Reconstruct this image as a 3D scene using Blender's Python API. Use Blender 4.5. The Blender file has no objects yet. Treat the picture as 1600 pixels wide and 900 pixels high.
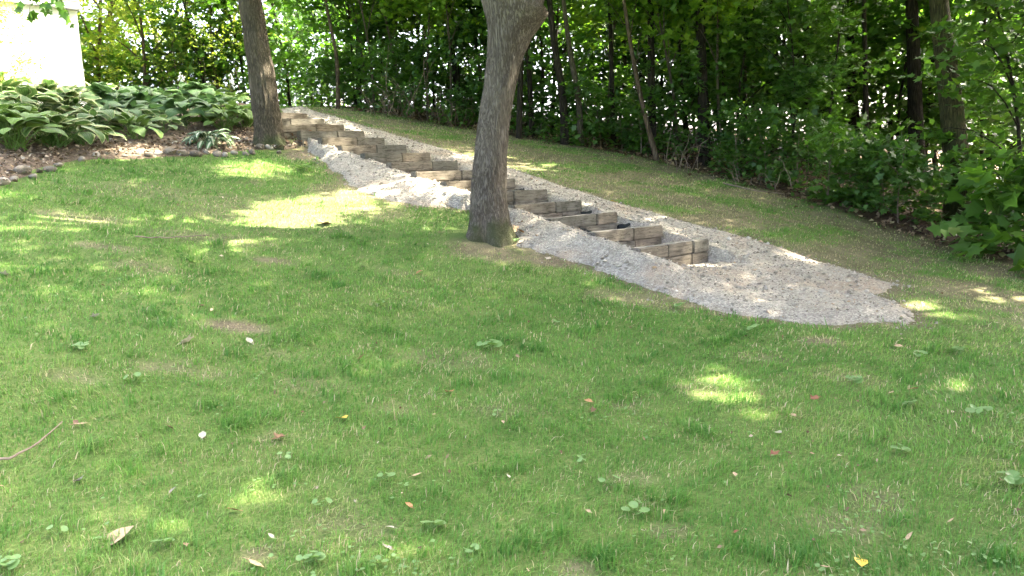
import bpy, bmesh, math
import numpy as np
from mathutils import Matrix, Vector

scn = bpy.context.scene
col = scn.collection
rng = np.random.default_rng(11)
PI = math.pi

# ------------------------------------------------------------------ camera
FPX = 1280.0                       # focal length in pixels of a 1600 wide frame
RC = np.array([[0.9985808, 0.05325764, 0.0],
               [-0.00671931, 0.12598708, 0.99200913],
               [-0.05283207, 0.99060127, -0.12616613]])   # world axes from (right, up, forward)
CAM = np.array([0.0, 0.0, 1.6])
cd = bpy.data.cameras.new('camera')
cd.sensor_width = 36.0
cd.lens = 36.0 * FPX / 1600.0
cd.clip_start = 0.05
cd.clip_end = 2000.0
cam = bpy.data.objects.new('camera', cd)
col.objects.link(cam)
m = Matrix.Identity(4)
for r in range(3):
    m[r][0] = RC[r, 0]; m[r][1] = RC[r, 1]; m[r][2] = -RC[r, 2]; m[r][3] = CAM[r]
cam.matrix_world = m
scn.camera = cam

# ------------------------------------------------------------------ light
SUN_AZ = math.radians(66.0)        # clockwise from +Y (the view direction)
SUN_EL = math.radians(50.0)
SUN = np.array([math.cos(SUN_EL) * math.sin(SUN_AZ), math.cos(SUN_EL) * math.cos(SUN_AZ), math.sin(SUN_EL)])
w = bpy.data.worlds.new('World')
scn.world = w
w.use_nodes = True
nt = w.node_tree
nt.nodes.clear()
wo = nt.nodes.new('ShaderNodeOutputWorld')
bg = nt.nodes.new('ShaderNodeBackground')
sky = nt.nodes.new('ShaderNodeTexSky')
sky.sky_type = 'NISHITA'
sky.sun_disc = False
sky.sun_elevation = SUN_EL
sky.sun_rotation = SUN_AZ
sky.air_density = 0.4
sky.dust_density = 8.0
sky.ozone_density = 0.0
bg.inputs['Strength'].default_value = 0.15
nt.links.new(sky.outputs[0], bg.inputs[0])
nt.links.new(bg.outputs[0], wo.inputs[0])
sl = bpy.data.lights.new('sun', 'SUN')
sl.energy = 2.7
sl.angle = math.radians(0.53)
sl.color = (1.0, 0.91, 0.74)
so = bpy.data.objects.new('sun', sl)
col.objects.link(so)
so.rotation_euler = Vector(SUN).to_track_quat('Z', 'Y').to_euler()
so.location = (20, 9, 30)
scn.view_settings.view_transform = 'Standard'
scn.view_settings.look = 'None'
scn.view_settings.gamma = 1.0
scn.view_settings.use_curve_mapping = False
scn.view_settings.exposure = 4.42
scn.cycles.max_bounces = 8
scn.cycles.diffuse_bounces = 4
scn.cycles.transmission_bounces = 4
scn.cycles.sample_clamp_indirect = 6.0

# ------------------------------------------------------------------ helpers
def ss(x, a, b):
    t = np.clip((np.asarray(x, float) - a) / (b - a), 0, 1)
    return t * t * (3 - 2 * t)

def wob(x, y, k=1.0, ph=0.0):
    """smooth pseudo noise in about -1..1"""
    x = np.asarray(x, float) * k; y = np.asarray(y, float) * k
    return (np.sin(x * 1.3 + 1.7 * np.sin(y * .9 + ph) + ph) + np.sin(y * 1.7 + 1.3 * np.sin(x * 1.1 - ph) + 2 * ph)
            + .6 * np.sin(2.9 * x - 2.3 * y + ph * 3) + .5 * np.sin(4.7 * y + 3.1 * x + 1.9 * np.sin(2.1 * x) - ph)) / 3.1

def unit(v):
    v = np.asarray(v, float)
    return v / np.maximum(np.linalg.norm(v, axis=-1, keepdims=True), 1e-9)

ORD = ['first', 'second', 'third', 'fourth', 'fifth', 'sixth', 'seventh', 'eighth', 'ninth', 'tenth', 'eleventh', 'twelfth',
       'thirteenth', 'fourteenth', 'fifteenth', 'sixteenth', 'seventeenth', 'eighteenth', 'nineteenth', 'twentieth',
       'twenty-first', 'twenty-second', 'twenty-third', 'twenty-fourth', 'twenty-fifth', 'twenty-sixth', 'twenty-seventh',
       'twenty-eighth', 'twenty-ninth', 'thirtieth', 'thirty-first', 'thirty-second', 'thirty-third', 'thirty-fourth',
       'thirty-fifth', 'thirty-sixth', 'thirty-seventh', 'thirty-eighth', 'thirty-ninth', 'fortieth', 'forty-first', 'forty-second',
       'forty-third', 'forty-fourth', 'forty-fifth', 'forty-sixth', 'forty-seventh', 'forty-eighth']

def tag(o, label=None, cat=None, group=None, kind=None):
    if label: o['label'] = label
    if cat: o['category'] = cat
    if group: o['group'] = group
    if kind: o['kind'] = kind
    return o

def link(name, data, parent=None, loc=None, rot=None, scale=None):
    o = bpy.data.objects.new(name, data)
    col.objects.link(o)
    if parent is not None: o.parent = parent
    if loc is not None: o.location = loc
    if rot is not None: o.rotation_euler = rot
    if scale is not None: o.scale = (scale,) * 3 if np.isscalar(scale) else scale
    return o

def empty(name, loc, rz=0.0):
    o = bpy.data.objects.new(name, None)
    o.empty_display_size = .1
    col.objects.link(o)
    o.location = loc
    o.rotation_euler = (0, 0, rz)
    return o

def np_mesh(name, verts, groups, mats, smooth=False, fattr=None, vattr=None):
    """groups: list of (faces int array MxK, material index). fattr / vattr: dict name -> float array"""
    verts = np.asarray(verts, np.float32).reshape(-1, 3)
    me = bpy.data.meshes.new(name)
    me.vertices.add(len(verts))
    me.vertices.foreach_set('co', verts.ravel())
    loops = np.concatenate([g[0].ravel() for g in groups]).astype(np.int32)
    sizes = np.concatenate([np.full(len(g[0]), g[0].shape[1], np.int32) for g in groups])
    mi = np.concatenate([np.full(len(g[0]), g[1], np.int32) for g in groups])
    starts = np.concatenate([[0], np.cumsum(sizes)[:-1]]).astype(np.int32)
    me.loops.add(len(loops))
    me.loops.foreach_set('vertex_index', loops)
    me.polygons.add(len(sizes))
    me.polygons.foreach_set('loop_start', starts)
    me.polygons.foreach_set('loop_total', sizes)
    me.polygons.foreach_set('material_index', mi)
    me.polygons.foreach_set('use_smooth', np.full(len(sizes), bool(smooth)))
    for mt in mats: me.materials.append(mt)
    for dom, d in (('FACE', fattr), ('POINT', vattr)):
        for k, a in (d or {}).items():
            at = me.attributes.new(k, 'FLOAT', dom)
            at.data.foreach_set('value', np.asarray(a, np.float32).ravel())
    me.update(calc_edges=True)
    return me

def tube(path, radii, sides=8, bump=0.0, seed=0, cap=True):
    """tapered tube; returns verts, quad faces, tri faces"""
    path = np.asarray(path, float); n = len(path)
    radii = np.asarray(radii, float)
    tan = np.gradient(path, axis=0); tan = unit(tan)
    ref = np.array([1.0, 0.13, 0.07]) if abs(tan[0][0]) < .8 else np.array([0.1, 1.0, 0.1])
    V = []
    r2 = np.random.default_rng(seed)
    ph = r2.uniform(0, 6.28, 6)
    a = np.linspace(0, 2 * PI, sides, endpoint=False)
    for i in range(n):
        u = unit(np.cross(tan[i], ref)); v = np.cross(tan[i], u)
        rr = radii[i] * (1 + bump * (.5 * np.sin(3 * a + ph[0] + i * .35) + .35 * np.sin(5 * a + ph[1] - i * .5) + .3 * np.sin(2 * a + ph[2] + i * .22)))
        V.append(path[i] + np.outer(np.cos(a) * rr, u) + np.outer(np.sin(a) * rr, v))
    V = np.concatenate(V)
    i, j = np.meshgrid(np.arange(n - 1), np.arange(sides), indexing='ij')
    i = i.ravel(); j = j.ravel(); j2 = (j + 1) % sides
    F = np.stack([i * sides + j, i * sides + j2, (i + 1) * sides + j2, (i + 1) * sides + j], 1)
    V = np.concatenate([V, [path[-1]]])
    jj = np.arange(sides)
    T = np.stack([(n - 1) * sides + jj, (n - 1) * sides + (jj + 1) % sides, np.full(sides, len(V) - 1)], 1)
    return V, F, T

def join_tubes(tubes):
    vs, qs, ts, o = [], [], [], 0
    for V, F, T in tubes:
        vs.append(V); qs.append(F + o); ts.append(T + o); o += len(V)
    return np.concatenate(vs), np.concatenate(qs), np.concatenate(ts)

# ------------------------------------------------------------------ materials
def new_mat(name):
    mt = bpy.data.materials.new(name)
    mt.use_nodes = True
    n = mt.node_tree.nodes; n.clear()
    out = n.new('ShaderNodeOutputMaterial')
    return mt, mt.node_tree, out

def N(t, typ, **kw):
    n = t.nodes.new(typ)
    for k, v in kw.items():
        if k.startswith('i_'): n.inputs[k[2:].replace('_', ' ')].default_value = v
        else: setattr(n, k, v)
    return n

def ramp(t, stops, fac=None, interp='LINEAR'):
    r = t.nodes.new('ShaderNodeValToRGB')
    r.color_ramp.interpolation = interp
    els = r.color_ramp.elements
    while len(els) < len(stops): els.new(0.5)
    for e, (p, c) in zip(els, stops):
        e.position = p; e.color = (*c, 1)
    if fac is not None: t.links.new(fac, r.inputs[0])
    return r

def mixc(t, a, b, fac, blend='MIX'):
    x = t.nodes.new('ShaderNodeMix'); x.data_type = 'RGBA'; x.blend_type = blend
    for sock, v in ((x.inputs[0], fac), (x.inputs[6], a), (x.inputs[7], b)):
        if hasattr(v, 'is_output') or isinstance(v, bpy.types.NodeSocket): t.links.new(v, sock)
        elif isinstance(v, (int, float)): sock.default_value = v
        else: sock.default_value = (*v, 1)
    return x.outputs[2]

def math_(t, op, a, b=0.0):
    x = t.nodes.new('ShaderNodeMath'); x.operation = op
    for s, v in zip(x.inputs, (a, b)):
        if isinstance(v, bpy.types.NodeSocket): t.links.new(v, s)
        else: s.default_value = v
    return x.outputs[0]

def attr(t, name):
    a = t.nodes.new('ShaderNodeAttribute'); a.attribute_name = name
    return a.outputs['Fac']

def leaf_mat(name, stops, transl=0.35, rough=0.45, tscale=(1.25, 1.35, .6), spec=.4):
    mt, t, out = new_mat(name)
    oi = N(t, 'ShaderNodeObjectInfo')
    v = math_(t, 'ADD', math_(t, 'MULTIPLY', attr(t, 'v'), .8), math_(t, 'MULTIPLY', oi.outputs['Random'], .2))
    c = ramp(t, stops, v).outputs[0]
    p = N(t, 'ShaderNodeBsdfPrincipled')
    p.inputs['Roughness'].default_value = rough
    p.inputs['Specular IOR Level'].default_value = spec
    t.links.new(c, p.inputs['Base Color'])
    tr = N(t, 'ShaderNodeBsdfTranslucent')
    t.links.new(mixc(t, c, tscale, 1.0, 'MULTIPLY'), tr.inputs[0])
    mx = N(t, 'ShaderNodeMixShader'); mx.inputs[0].default_value = transl
    t.links.new(p.outputs[0], mx.inputs[1]); t.links.new(tr.outputs[0], mx.inputs[2])
    t.links.new(mx.outputs[0], out.inputs[0])
    return mt

def simple_mat(name, stops, scale=8.0, rough=.9, detail=6.0, bump=.3, bdist=.01, stretch=(1, 1, 1), objrand=0.0, space='Object', spec=.25, bscale=None):
    mt, t, out = new_mat(name)
    tc = N(t, 'ShaderNodeTexCoord')
    mp = N(t, 'ShaderNodeMapping'); mp.inputs['Scale'].default_value = stretch
    t.links.new(tc.outputs[space], mp.inputs[0])
    oi = N(t, 'ShaderNodeObjectInfo')
    off = N(t, 'ShaderNodeVectorMath', operation='ADD')
    cx = N(t, 'ShaderNodeCombineXYZ')
    for k in range(3): t.links.new(math_(t, 'MULTIPLY', oi.outputs['Random'], 37.0 * (k + 1) if objrand else 0.0), cx.inputs[k])
    t.links.new(mp.outputs[0], off.inputs[0]); t.links.new(cx.outputs[0], off.inputs[1])
    no = N(t, 'ShaderNodeTexNoise'); no.inputs['Scale'].default_value = scale; no.inputs['Detail'].default_value = detail; no.inputs['Roughness'].default_value = .65
    t.links.new(off.outputs[0], no.inputs[0])
    f = no.outputs[0]
    if objrand:
        f = math_(t, 'ADD', f, math_(t, 'MULTIPLY', math_(t, 'SUBTRACT', oi.outputs['Random'], .5), objrand))
    c = ramp(t, stops, f).outputs[0]
    p = N(t, 'ShaderNodeBsdfPrincipled'); p.inputs['Roughness'].default_value = rough; p.inputs['Specular IOR Level'].default_value = spec
    t.links.new(c, p.inputs['Base Color'])
    b = N(t, 'ShaderNodeBump'); b.inputs['Strength'].default_value = bump; b.inputs['Distance'].default_value = bdist
    if bscale:
        n2 = N(t, 'ShaderNodeTexNoise'); n2.inputs['Scale'].default_value = bscale; n2.inputs['Detail'].default_value = 5
        t.links.new(off.outputs[0], n2.inputs[0]); t.links.new(n2.outputs[0], b.inputs['Height'])
    else: t.links.new(no.outputs[0], b.inputs['Height'])
    t.links.new(b.outputs[0], p.inputs['Normal']); t.links.new(p.outputs[0], out.inputs[0])
    return mt

def bark_mat(name, dark, mid, light, moss=None, freq=26.0, moss_h=0.5, bstr=1.0):
    mt, t, out = new_mat(name)
    tc = N(t, 'ShaderNodeTexCoord'); oi = N(t, 'ShaderNodeObjectInfo')
    mp = N(t, 'ShaderNodeMapping'); mp.inputs['Scale'].default_value = (1, 1, .085)
    t.links.new(tc.outputs['Object'], mp.inputs[0])
    n1 = N(t, 'ShaderNodeTexNoise'); n1.inputs['Scale'].default_value = freq; n1.inputs['Detail'].default_value = 6; n1.inputs['Distortion'].default_value = .6; n1.inputs['Roughness'].default_value = .6
    t.links.new(mp.outputs[0], n1.inputs[0])
    vo = N(t, 'ShaderNodeTexVoronoi'); vo.feature = 'DISTANCE_TO_EDGE'; vo.inputs['Scale'].default_value = freq * .8
    t.links.new(mp.outputs[0], vo.inputs['Vector'])
    vr = ramp(t, [(0, (0, 0, 0)), (.22, (1, 1, 1))], vo.outputs['Distance']).outputs[0]
    n2 = N(t, 'ShaderNodeTexNoise'); n2.inputs['Scale'].default_value = 2.2; n2.inputs['Detail'].default_value = 4
    t.links.new(tc.outputs['Object'], n2.inputs[0])
    rid = math_(t, 'MULTIPLY', math_(t, 'ABSOLUTE', math_(t, 'SUBTRACT', n1.outputs[0], .5)), 4.5)
    h = math_(t, 'MINIMUM', rid, 1.0)
    h = math_(t, 'MULTIPLY', h, math_(t, 'ADD', .6, math_(t, 'MULTIPLY', vr, .4)))
    f = math_(t, 'ADD', math_(t, 'MULTIPLY', h, .9), math_(t, 'MULTIPLY', math_(t, 'SUBTRACT', n2.outputs[0], .5), .55))
    c = ramp(t, [(.0, dark), (.3, mid), (.8, light)], f).outputs[0]
    if moss:
        sx = N(t, 'ShaderNodeSeparateXYZ'); t.links.new(tc.outputs['Object'], sx.inputs[0])
        n3 = N(t, 'ShaderNodeTexNoise'); n3.inputs['Scale'].default_value = 5; n3.inputs['Detail'].default_value = 5
        t.links.new(tc.outputs['Object'], n3.inputs[0])
        k = math_(t, 'ADD', math_(t, 'DIVIDE', sx.outputs[2], moss_h), math_(t, 'MULTIPLY', math_(t, 'SUBTRACT', .5, n3.outputs[0]), 4.0))
        mf = ramp(t, [(.1, (.75, .75, .75)), (.9, (0, 0, 0))], k).outputs[0]
        c = mixc(t, c, moss, mf)
    p = N(t, 'ShaderNodeBsdfPrincipled'); p.inputs['Roughness'].default_value = .92; p.inputs['Specular IOR Level'].default_value = .15
    t.links.new(c, p.inputs['Base Color'])
    b = N(t, 'ShaderNodeBump'); b.inputs['Strength'].default_value = bstr; b.inputs['Distance'].default_value = .035
    t.links.new(h, b.inputs['Height']); t.links.new(b.outputs[0], p.inputs['Normal'])
    t.links.new(p.outputs[0], out.inputs[0])
    return mt

M = {}
M['leaf_mid'] = leaf_mat('leaf_mid', [(0, (.045, .10, .014)), (.5, (.06, .14, .02)), (.85, (.085, .18, .027)), (1, (.14, .21, .035))], .48)
M['leaf_dark'] = leaf_mat('leaf_dark', [(0, (.03, .075, .016)), (.5, (.042, .105, .02)), (1, (.07, .145, .028))], .42)
M['leaf_bright'] = leaf_mat('leaf_bright', [(0, (.08, .16, .016)), (.5, (.11, .22, .022)), (1, (.18, .27, .03))], .55)
M['leaf_yellow'] = leaf_mat('leaf_yellow', [(0, (.10, .16, .025)), (.5, (.16, .23, .04)), (1, (.27, .29, .06))], .58)
M['bark_grey'] = bark_mat('bark_grey', (.075, .062, .048), (.195, .168, .134), (.30, .266, .22), moss=(.05, .065, .02), freq=46, moss_h=.30)
M['bark_brown'] = bark_mat('bark_brown', (.05, .042, .03), (.125, .106, .077), (.20, .173, .128), moss=(.05, .07, .025), freq=44, moss_h=.2)
M['bark_olive'] = bark_mat('bark_olive', (.03, .028, .014), (.085, .08, .035), (.15, .14, .065), moss=(.045, .06, .02), freq=34, moss_h=2.5)
M['bark_dark'] = bark_mat('bark_dark', (.012, .010, .008), (.035, .030, .022), (.07, .058, .042), freq=22)
M['bark_tan'] = bark_mat('bark_tan', (.05, .035, .025), (.13, .10, .07), (.2, .16, .12), freq=30)
M['twig'] = simple_mat('twig', [(.3, (.07, .05, .035)), (.7, (.2, .16, .12))], 20, .9, objrand=.3)

# ------------------------------------------------------------------ the lie of the land
O2 = np.array([2.22, 9.18])                  # front right top corner of the lowest full step
DH = np.array([-0.67149, 0.74101])           # uphill, along the stair run
FH = np.array([0.75612, 0.65444]); FH = FH - DH * (FH @ DH); FH /= np.linalg.norm(FH)
STAIR_ROT = math.atan2(FH[1], FH[0])
RUN, RISE, TOP1 = 0.625, 0.160, 0.87
_s = np.linspace(-80, 120, 4001)
_sl = np.interp(_s, [-80, -20, -8, -5, -3, -1.5, 0, .6, 9.6, 11.2, 14, 20, 60], [0, .02, .06, .10, .12, .17, .25, .256, .256, .13, .09, .02, 0])
_z = np.cumsum(_sl) * (_s[1] - _s[0]); _z += .60 - np.interp(0, _s, _z)

def st(x, y):
    dx = np.asarray(x, float) - O2[0]; dy = np.asarray(y, float) - O2[1]
    return dx * DH[0] + dy * DH[1], dx * FH[0] + dy * FH[1]

def xy(s, t):
    return O2[0] + s * DH[0] + t * FH[0], O2[1] + s * DH[1] + t * FH[1]

def ground(x, y):
    s, t = st(x, y)
    z = np.interp(s, _s, _z)
    z = z + .13 * ss(t, -1.5, .1) * ss(s, -1.2, .6)
    u = np.maximum(t - 6.0, 0); z = z - np.minimum(.05 * u * u / (u + 4.0), 4.0)
    near = np.exp(-((np.asarray(x) / 16.0) ** 2 + (np.asarray(y) / 22.0) ** 2))
    z = z + near * (.028 * wob(x, y, .9, .4) + .010 * wob(x, y, 3.1, 2.0))
    return z

def ray(px, py):
    return RC @ np.array([(px - 800) / FPX, (450 - py) / FPX, 1.0])

def at(px, py, d):
    return CAM + ray(px, py) * d

def G(px, py):
    """where the line of sight through a photo position meets the ground"""
    r = ray(px, py)
    d = np.linspace(1.5, 60, 2400)
    p = CAM + d[:, None] * r
    h = p[:, 2] - ground(p[:, 0], p[:, 1])
    k = np.argmax(h < 0)
    if h[k] >= 0: k = len(d) - 1
    a = h[k - 1] / (h[k - 1] - h[k] + 1e-9) if k > 0 else 0
    dd = d[k - 1] + a * (d[k] - d[k - 1])
    q = CAM + dd * r
    return np.array([q[0], q[1], float(ground(q[0], q[1]))]), dd

def proj(p):
    c = (np.asarray(p, float) - CAM) @ RC
    return 800 + FPX * c[..., 0] / c[..., 2], 450 - FPX * c[..., 1] / c[..., 2], c[..., 2]

def poly_from(pix):
    return np.array([G(*p)[0][:2] for p in pix])

def sdist(poly, x, y):
    """signed distance to polygon, positive inside"""
    x = np.asarray(x, float); y = np.asarray(y, float)
    P = np.stack([x.ravel(), y.ravel()], 1)
    best = np.full(len(P), 1e9); inside = np.zeros(len(P), bool)
    n = len(poly)
    for i in range(n):
        a = poly[i]; b = poly[(i + 1) % n]; e = b - a
        q = P - a
        h = np.clip((q @ e) / (e @ e + 1e-12), 0, 1)
        best = np.minimum(best, np.linalg.norm(q - h[:, None] * e, axis=1))
        c = ((a[1] > P[:, 1]) != (b[1] > P[:, 1])) & (P[:, 0] < (b[0] - a[0]) * (P[:, 1] - a[1]) / (b[1] - a[1] + 1e-12) + a[0])
        inside ^= c
    return np.where(inside, best, -best).reshape(x.shape)

GRAVEL = poly_from([(447, 196), (462, 212), (490, 240), (520, 264), (550, 288), (590, 308), (640, 320), (700, 324), (745, 330), (790, 352), (815, 384),
                    (870, 400), (930, 418), (1000, 446), (1080, 475), (1150, 492), (1250, 505), (1330, 507), (1425, 505), (1432, 492), (1405, 474),
                    (1366, 462), (1400, 446), (1330, 424), (1240, 398), (1160, 374), (1090, 356), (1030, 338), (960, 318), (880, 294), (800, 266),
                    (740, 249), (660, 226), (600, 208), (545, 191), (505, 179), (470, 169), (438, 172)])
BED = poly_from([(-120, 330), (0, 296), (60, 268), (110, 252), (180, 250), (280, 246), (350, 240), (405, 234), (448, 236), (470, 232), (452, 214), (436, 196), (420, 172), (300, 150), (140, 140), (-60, 140), (-200, 200)])
FE_PIX = [(300, 148), (440, 160), (560, 174), (640, 186), (720, 200), (800, 213), (900, 228), (1000, 246), (1100, 272), (1200, 298), (1300, 328), (1400, 362), (1500, 392), (1600, 412), (1750, 440)]
FEP = [G(*p)[0][:2] for p in FE_PIX]
FEP = FEP + [np.array([8.6, 6.0]), np.array([8.4, 2.0]), np.array([8.2, -8.0])]
FOREST = np.array(FEP + [np.array([60.0, -8.0]), np.array([60.0, 90.0]), np.array([-12.0, 90.0])])

# ------------------------------------------------------------------ ground sheet
def axis(lo, hi, fine, far, step, growth=1.25):
    a = list(np.arange(lo, hi + 1e-6, fine))
    d = fine
    while a[-1] < far: d *= growth; a.append(a[-1] + d)
    d = fine; b = []
    x = lo
    while x > -far: d *= growth; x -= d; b.append(x)
    return np.array(b[::-1] + a)

gx = axis(-9, 9, .085, 420, 0); gy = axis(1, 19, .085, 420, 0)
GX, GY = np.meshgrid(gx, gy, indexing='ij')
GZ = ground(GX, GY)
gd = sdist(GRAVEL, GX, GY)
bd = sdist(BED, GX, GY)
fd = sdist(FOREST, GX, GY)
_s2, _t2 = st(GX, GY)
# cut the ground away a little under the gravel so that the steps can be dug in
GZ = GZ - .30 * ss(gd, .08, .45) * ss(_s2, -1.6, -.6)
BARE = [(370, 510, 60, 12, .9), (250, 575, 55, 9, .5), (1010, 470, 90, 14, .65), (860, 408, 70, 14, .9), (430, 408, 40, 6, .8), (160, 385, 55, 6, .6), (240, 420, 70, 8, .5),
        (740, 385, 60, 12, .7), (400, 870, 40, 14, .8), (1280, 533, 40, 7, .8), (560, 278, 30, 10, .8), (620, 312, 40, 7, .7), (470, 240, 30, 10, .9), (330, 372, 90, 10, .45),
        (940, 292, 130, 10, .7), (1120, 345, 90, 10, .8), (1260, 388, 90, 8, .6), (1380, 430, 70, 10, .6), (760, 236, 120, 8, .75), (1560, 470, 60, 10, .5), (905, 893, 40, 8, .7), (620, 640, 40, 12, .35),
        (980, 750, 40, 14, .35), (110, 590, 60, 12, .4), (430, 330, 170, 34, .38), (540, 300, 70, 22, .6), (250, 300, 140, 16, .35), (590, 330, 60, 12, .5), (760, 392, 80, 14, .8), (1330, 590, 60, 14, .3), (700, 560, 90, 16, .35), (480, 600, 80, 16, .3), (1190, 560, 60, 10, .35), (780, 640, 60, 12, .3), (1090, 610, 50, 14, .4), (1040, 830, 40, 16, .5), (120, 340, 90, 8, .5)]

BP = []
for px, py, rx, ry, wgt in BARE:
    c, d = G(px, py)
    y0 = G(px, py + ry)[0][1]; y1 = G(px, py - ry)[0][1]
    BP.append((c[0], c[1], rx * d / FPX, max(abs(y1 - y0) / 2, .06), wgt))

def bare_at(x, y):
    b = np.zeros(np.shape(x))
    for cx, cy, a, e, wgt in BP:
        r = np.sqrt(((x - cx) / a) ** 2 + ((y - cy) / e) ** 2) + .35 * wob(x, y, 4.0, cx)
        b = np.maximum(b, wgt * (1 - ss(r, .45, 1.25)))
    b = np.maximum(b, .55 * ss(wob(x, y, 1.9, 5.0) + .5 * wob(x, y, 6.0, 1.0), .55, 1.2))
    return b

ni, nj = GX.shape
ii, jj = np.meshgrid(np.arange(ni - 1), np.arange(nj - 1), indexing='ij')
quads = np.stack([ii * nj + jj, (ii + 1) * nj + jj, (ii + 1) * nj + jj + 1, ii * nj + jj + 1], -1).reshape(-1, 4)
bare_g = bare_at(GX, GY)
bare_g = np.maximum(bare_g, .75 * ss(_t2, .2, 1.0) * ss(wob(GX, GY, 2.2, 7) + .5 * wob(GX, GY, 6, 1), -.95, .5))
bare_g = np.maximum(bare_g, .8 * (1 - ss(np.abs(gd + .05 + .06 * wob(GX, GY, 5, 1)), .02, .22)) * (gd < .2))

mt, t, out = new_mat('lawn_soil')
tc = N(t, 'ShaderNodeTexCoord')
n1 = N(t, 'ShaderNodeTexNoise'); n1.inputs['Scale'].default_value = 3; n1.inputs['Detail'].default_value = 8; n1.inputs['Roughness'].default_value = .7
n2 = N(t, 'ShaderNodeTexNoise'); n2.inputs['Scale'].default_value = 60; n2.inputs['Detail'].default_value = 5
for n_ in (n1, n2): t.links.new(tc.outputs['Object'], n_.inputs[0])
f = math_(t, 'ADD', math_(t, 'MULTIPLY', n1.outputs[0], .5), math_(t, 'MULTIPLY', n2.outputs[0], .5))
green = ramp(t, [(.3, (.055, .095, .022)), (.5, (.095, .145, .038)), (.65, (.155, .175, .062)), (.8, (.25, .225, .115))], f).outputs[0]
soil = ramp(t, [(.3, (.06, .045, .03)), (.5, (.14, .11, .075)), (.7, (.25, .2, .14))], f).outputs[0]
litter = ramp(t, [(.3, (.02, .014, .009)), (.5, (.055, .038, .022)), (.7, (.12, .085, .05))], f).outputs[0]
c = mixc(t, green, soil, attr(t, 'bare'))
c = mixc(t, c, litter, attr(t, 'forest'))
p = N(t, 'ShaderNodeBsdfPrincipled'); p.inputs['Roughness'].default_value = .95; p.inputs['Specular IOR Level'].default_value = .1
t.links.new(c, p.inputs['Base Color'])
b = N(t, 'ShaderNodeBump'); b.inputs['Strength'].default_value = .8; b.inputs['Distance'].default_value = .03
t.links.new(n2.outputs[0], b.inputs['Height']); t.links.new(b.outputs[0], p.inputs['Normal']); t.links.new(p.outputs[0], out.inputs[0])
M['lawn_soil'] = mt
me = np_mesh('ground', np.stack([GX, GY, GZ], -1), [(quads, 0)], [mt], True,
             vattr={'bare': bare_g.ravel(), 'forest': ss(fd + .25 * wob(GX, GY, 2.2, 3), -.25, .35).ravel()})
tag(link('ground', me), kind='structure')

# ------------------------------------------------------------------ gravel path
M['gravel'] = None
mt, t, out = new_mat('gravel')
tc = N(t, 'ShaderNodeTexCoord')
vo = N(t, 'ShaderNodeTexVoronoi'); vo.inputs['Scale'].default_value = 62
t.links.new(tc.outputs['Object'], vo.inputs['Vector'])
sep = N(t, 'ShaderNodeSeparateColor'); t.links.new(vo.outputs['Color'], sep.inputs[0])
no = N(t, 'ShaderNodeTexNoise'); no.inputs['Scale'].default_value = 1.6; no.inputs['Detail'].default_value = 5
t.links.new(tc.outputs['Object'], no.inputs[0])
stone = ramp(t, [(0, (.20, .18, .146)), (.4, (.265, .24, .197)), (.75, (.315, .288, .238)), (1, (.39, .36, .30))], sep.outputs[0]).outputs[0]
warm = ramp(t, [(.52, (0, 0, 0)), (.68, (.55, .55, .55))], no.outputs[0]).outputs[0]
c = mixc(t, stone, (.30, .215, .14), warm)
no5 = N(t, 'ShaderNodeTexNoise'); no5.inputs['Scale'].default_value = 4.5; no5.inputs['Detail'].default_value = 6
t.links.new(tc.outputs['Object'], no5.inputs[0])
c = mixc(t, c, ramp(t, [(.3, (.86, .855, .84)), (.5, (1, 1, 1)), (.7, (1.12, 1.12, 1.1))], no5.outputs[0]).outputs[0], .9, 'MULTIPLY')
p = N(t, 'ShaderNodeBsdfPrincipled'); p.inputs['Roughness'].default_value = .9; p.inputs['Specular IOR Level'].default_value = .2
t.links.new(c, p.inputs['Base Color'])
b = N(t, 'ShaderNodeBump'); b.inputs['Strength'].default_value = 1.0; b.inputs['Distance'].default_value = .012; b.invert = True
t.links.new(vo.outputs['Distance'], b.inputs['Height']); t.links.new(b.outputs[0], p.inputs['Normal']); t.links.new(p.outputs[0], out.inputs[0])
M['gravel'] = mt

NSTEP = 15
DROP = [.19, .185, .18, .17, .12] + [.02] * 12        # how far the tread lies under the top of its step

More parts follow.
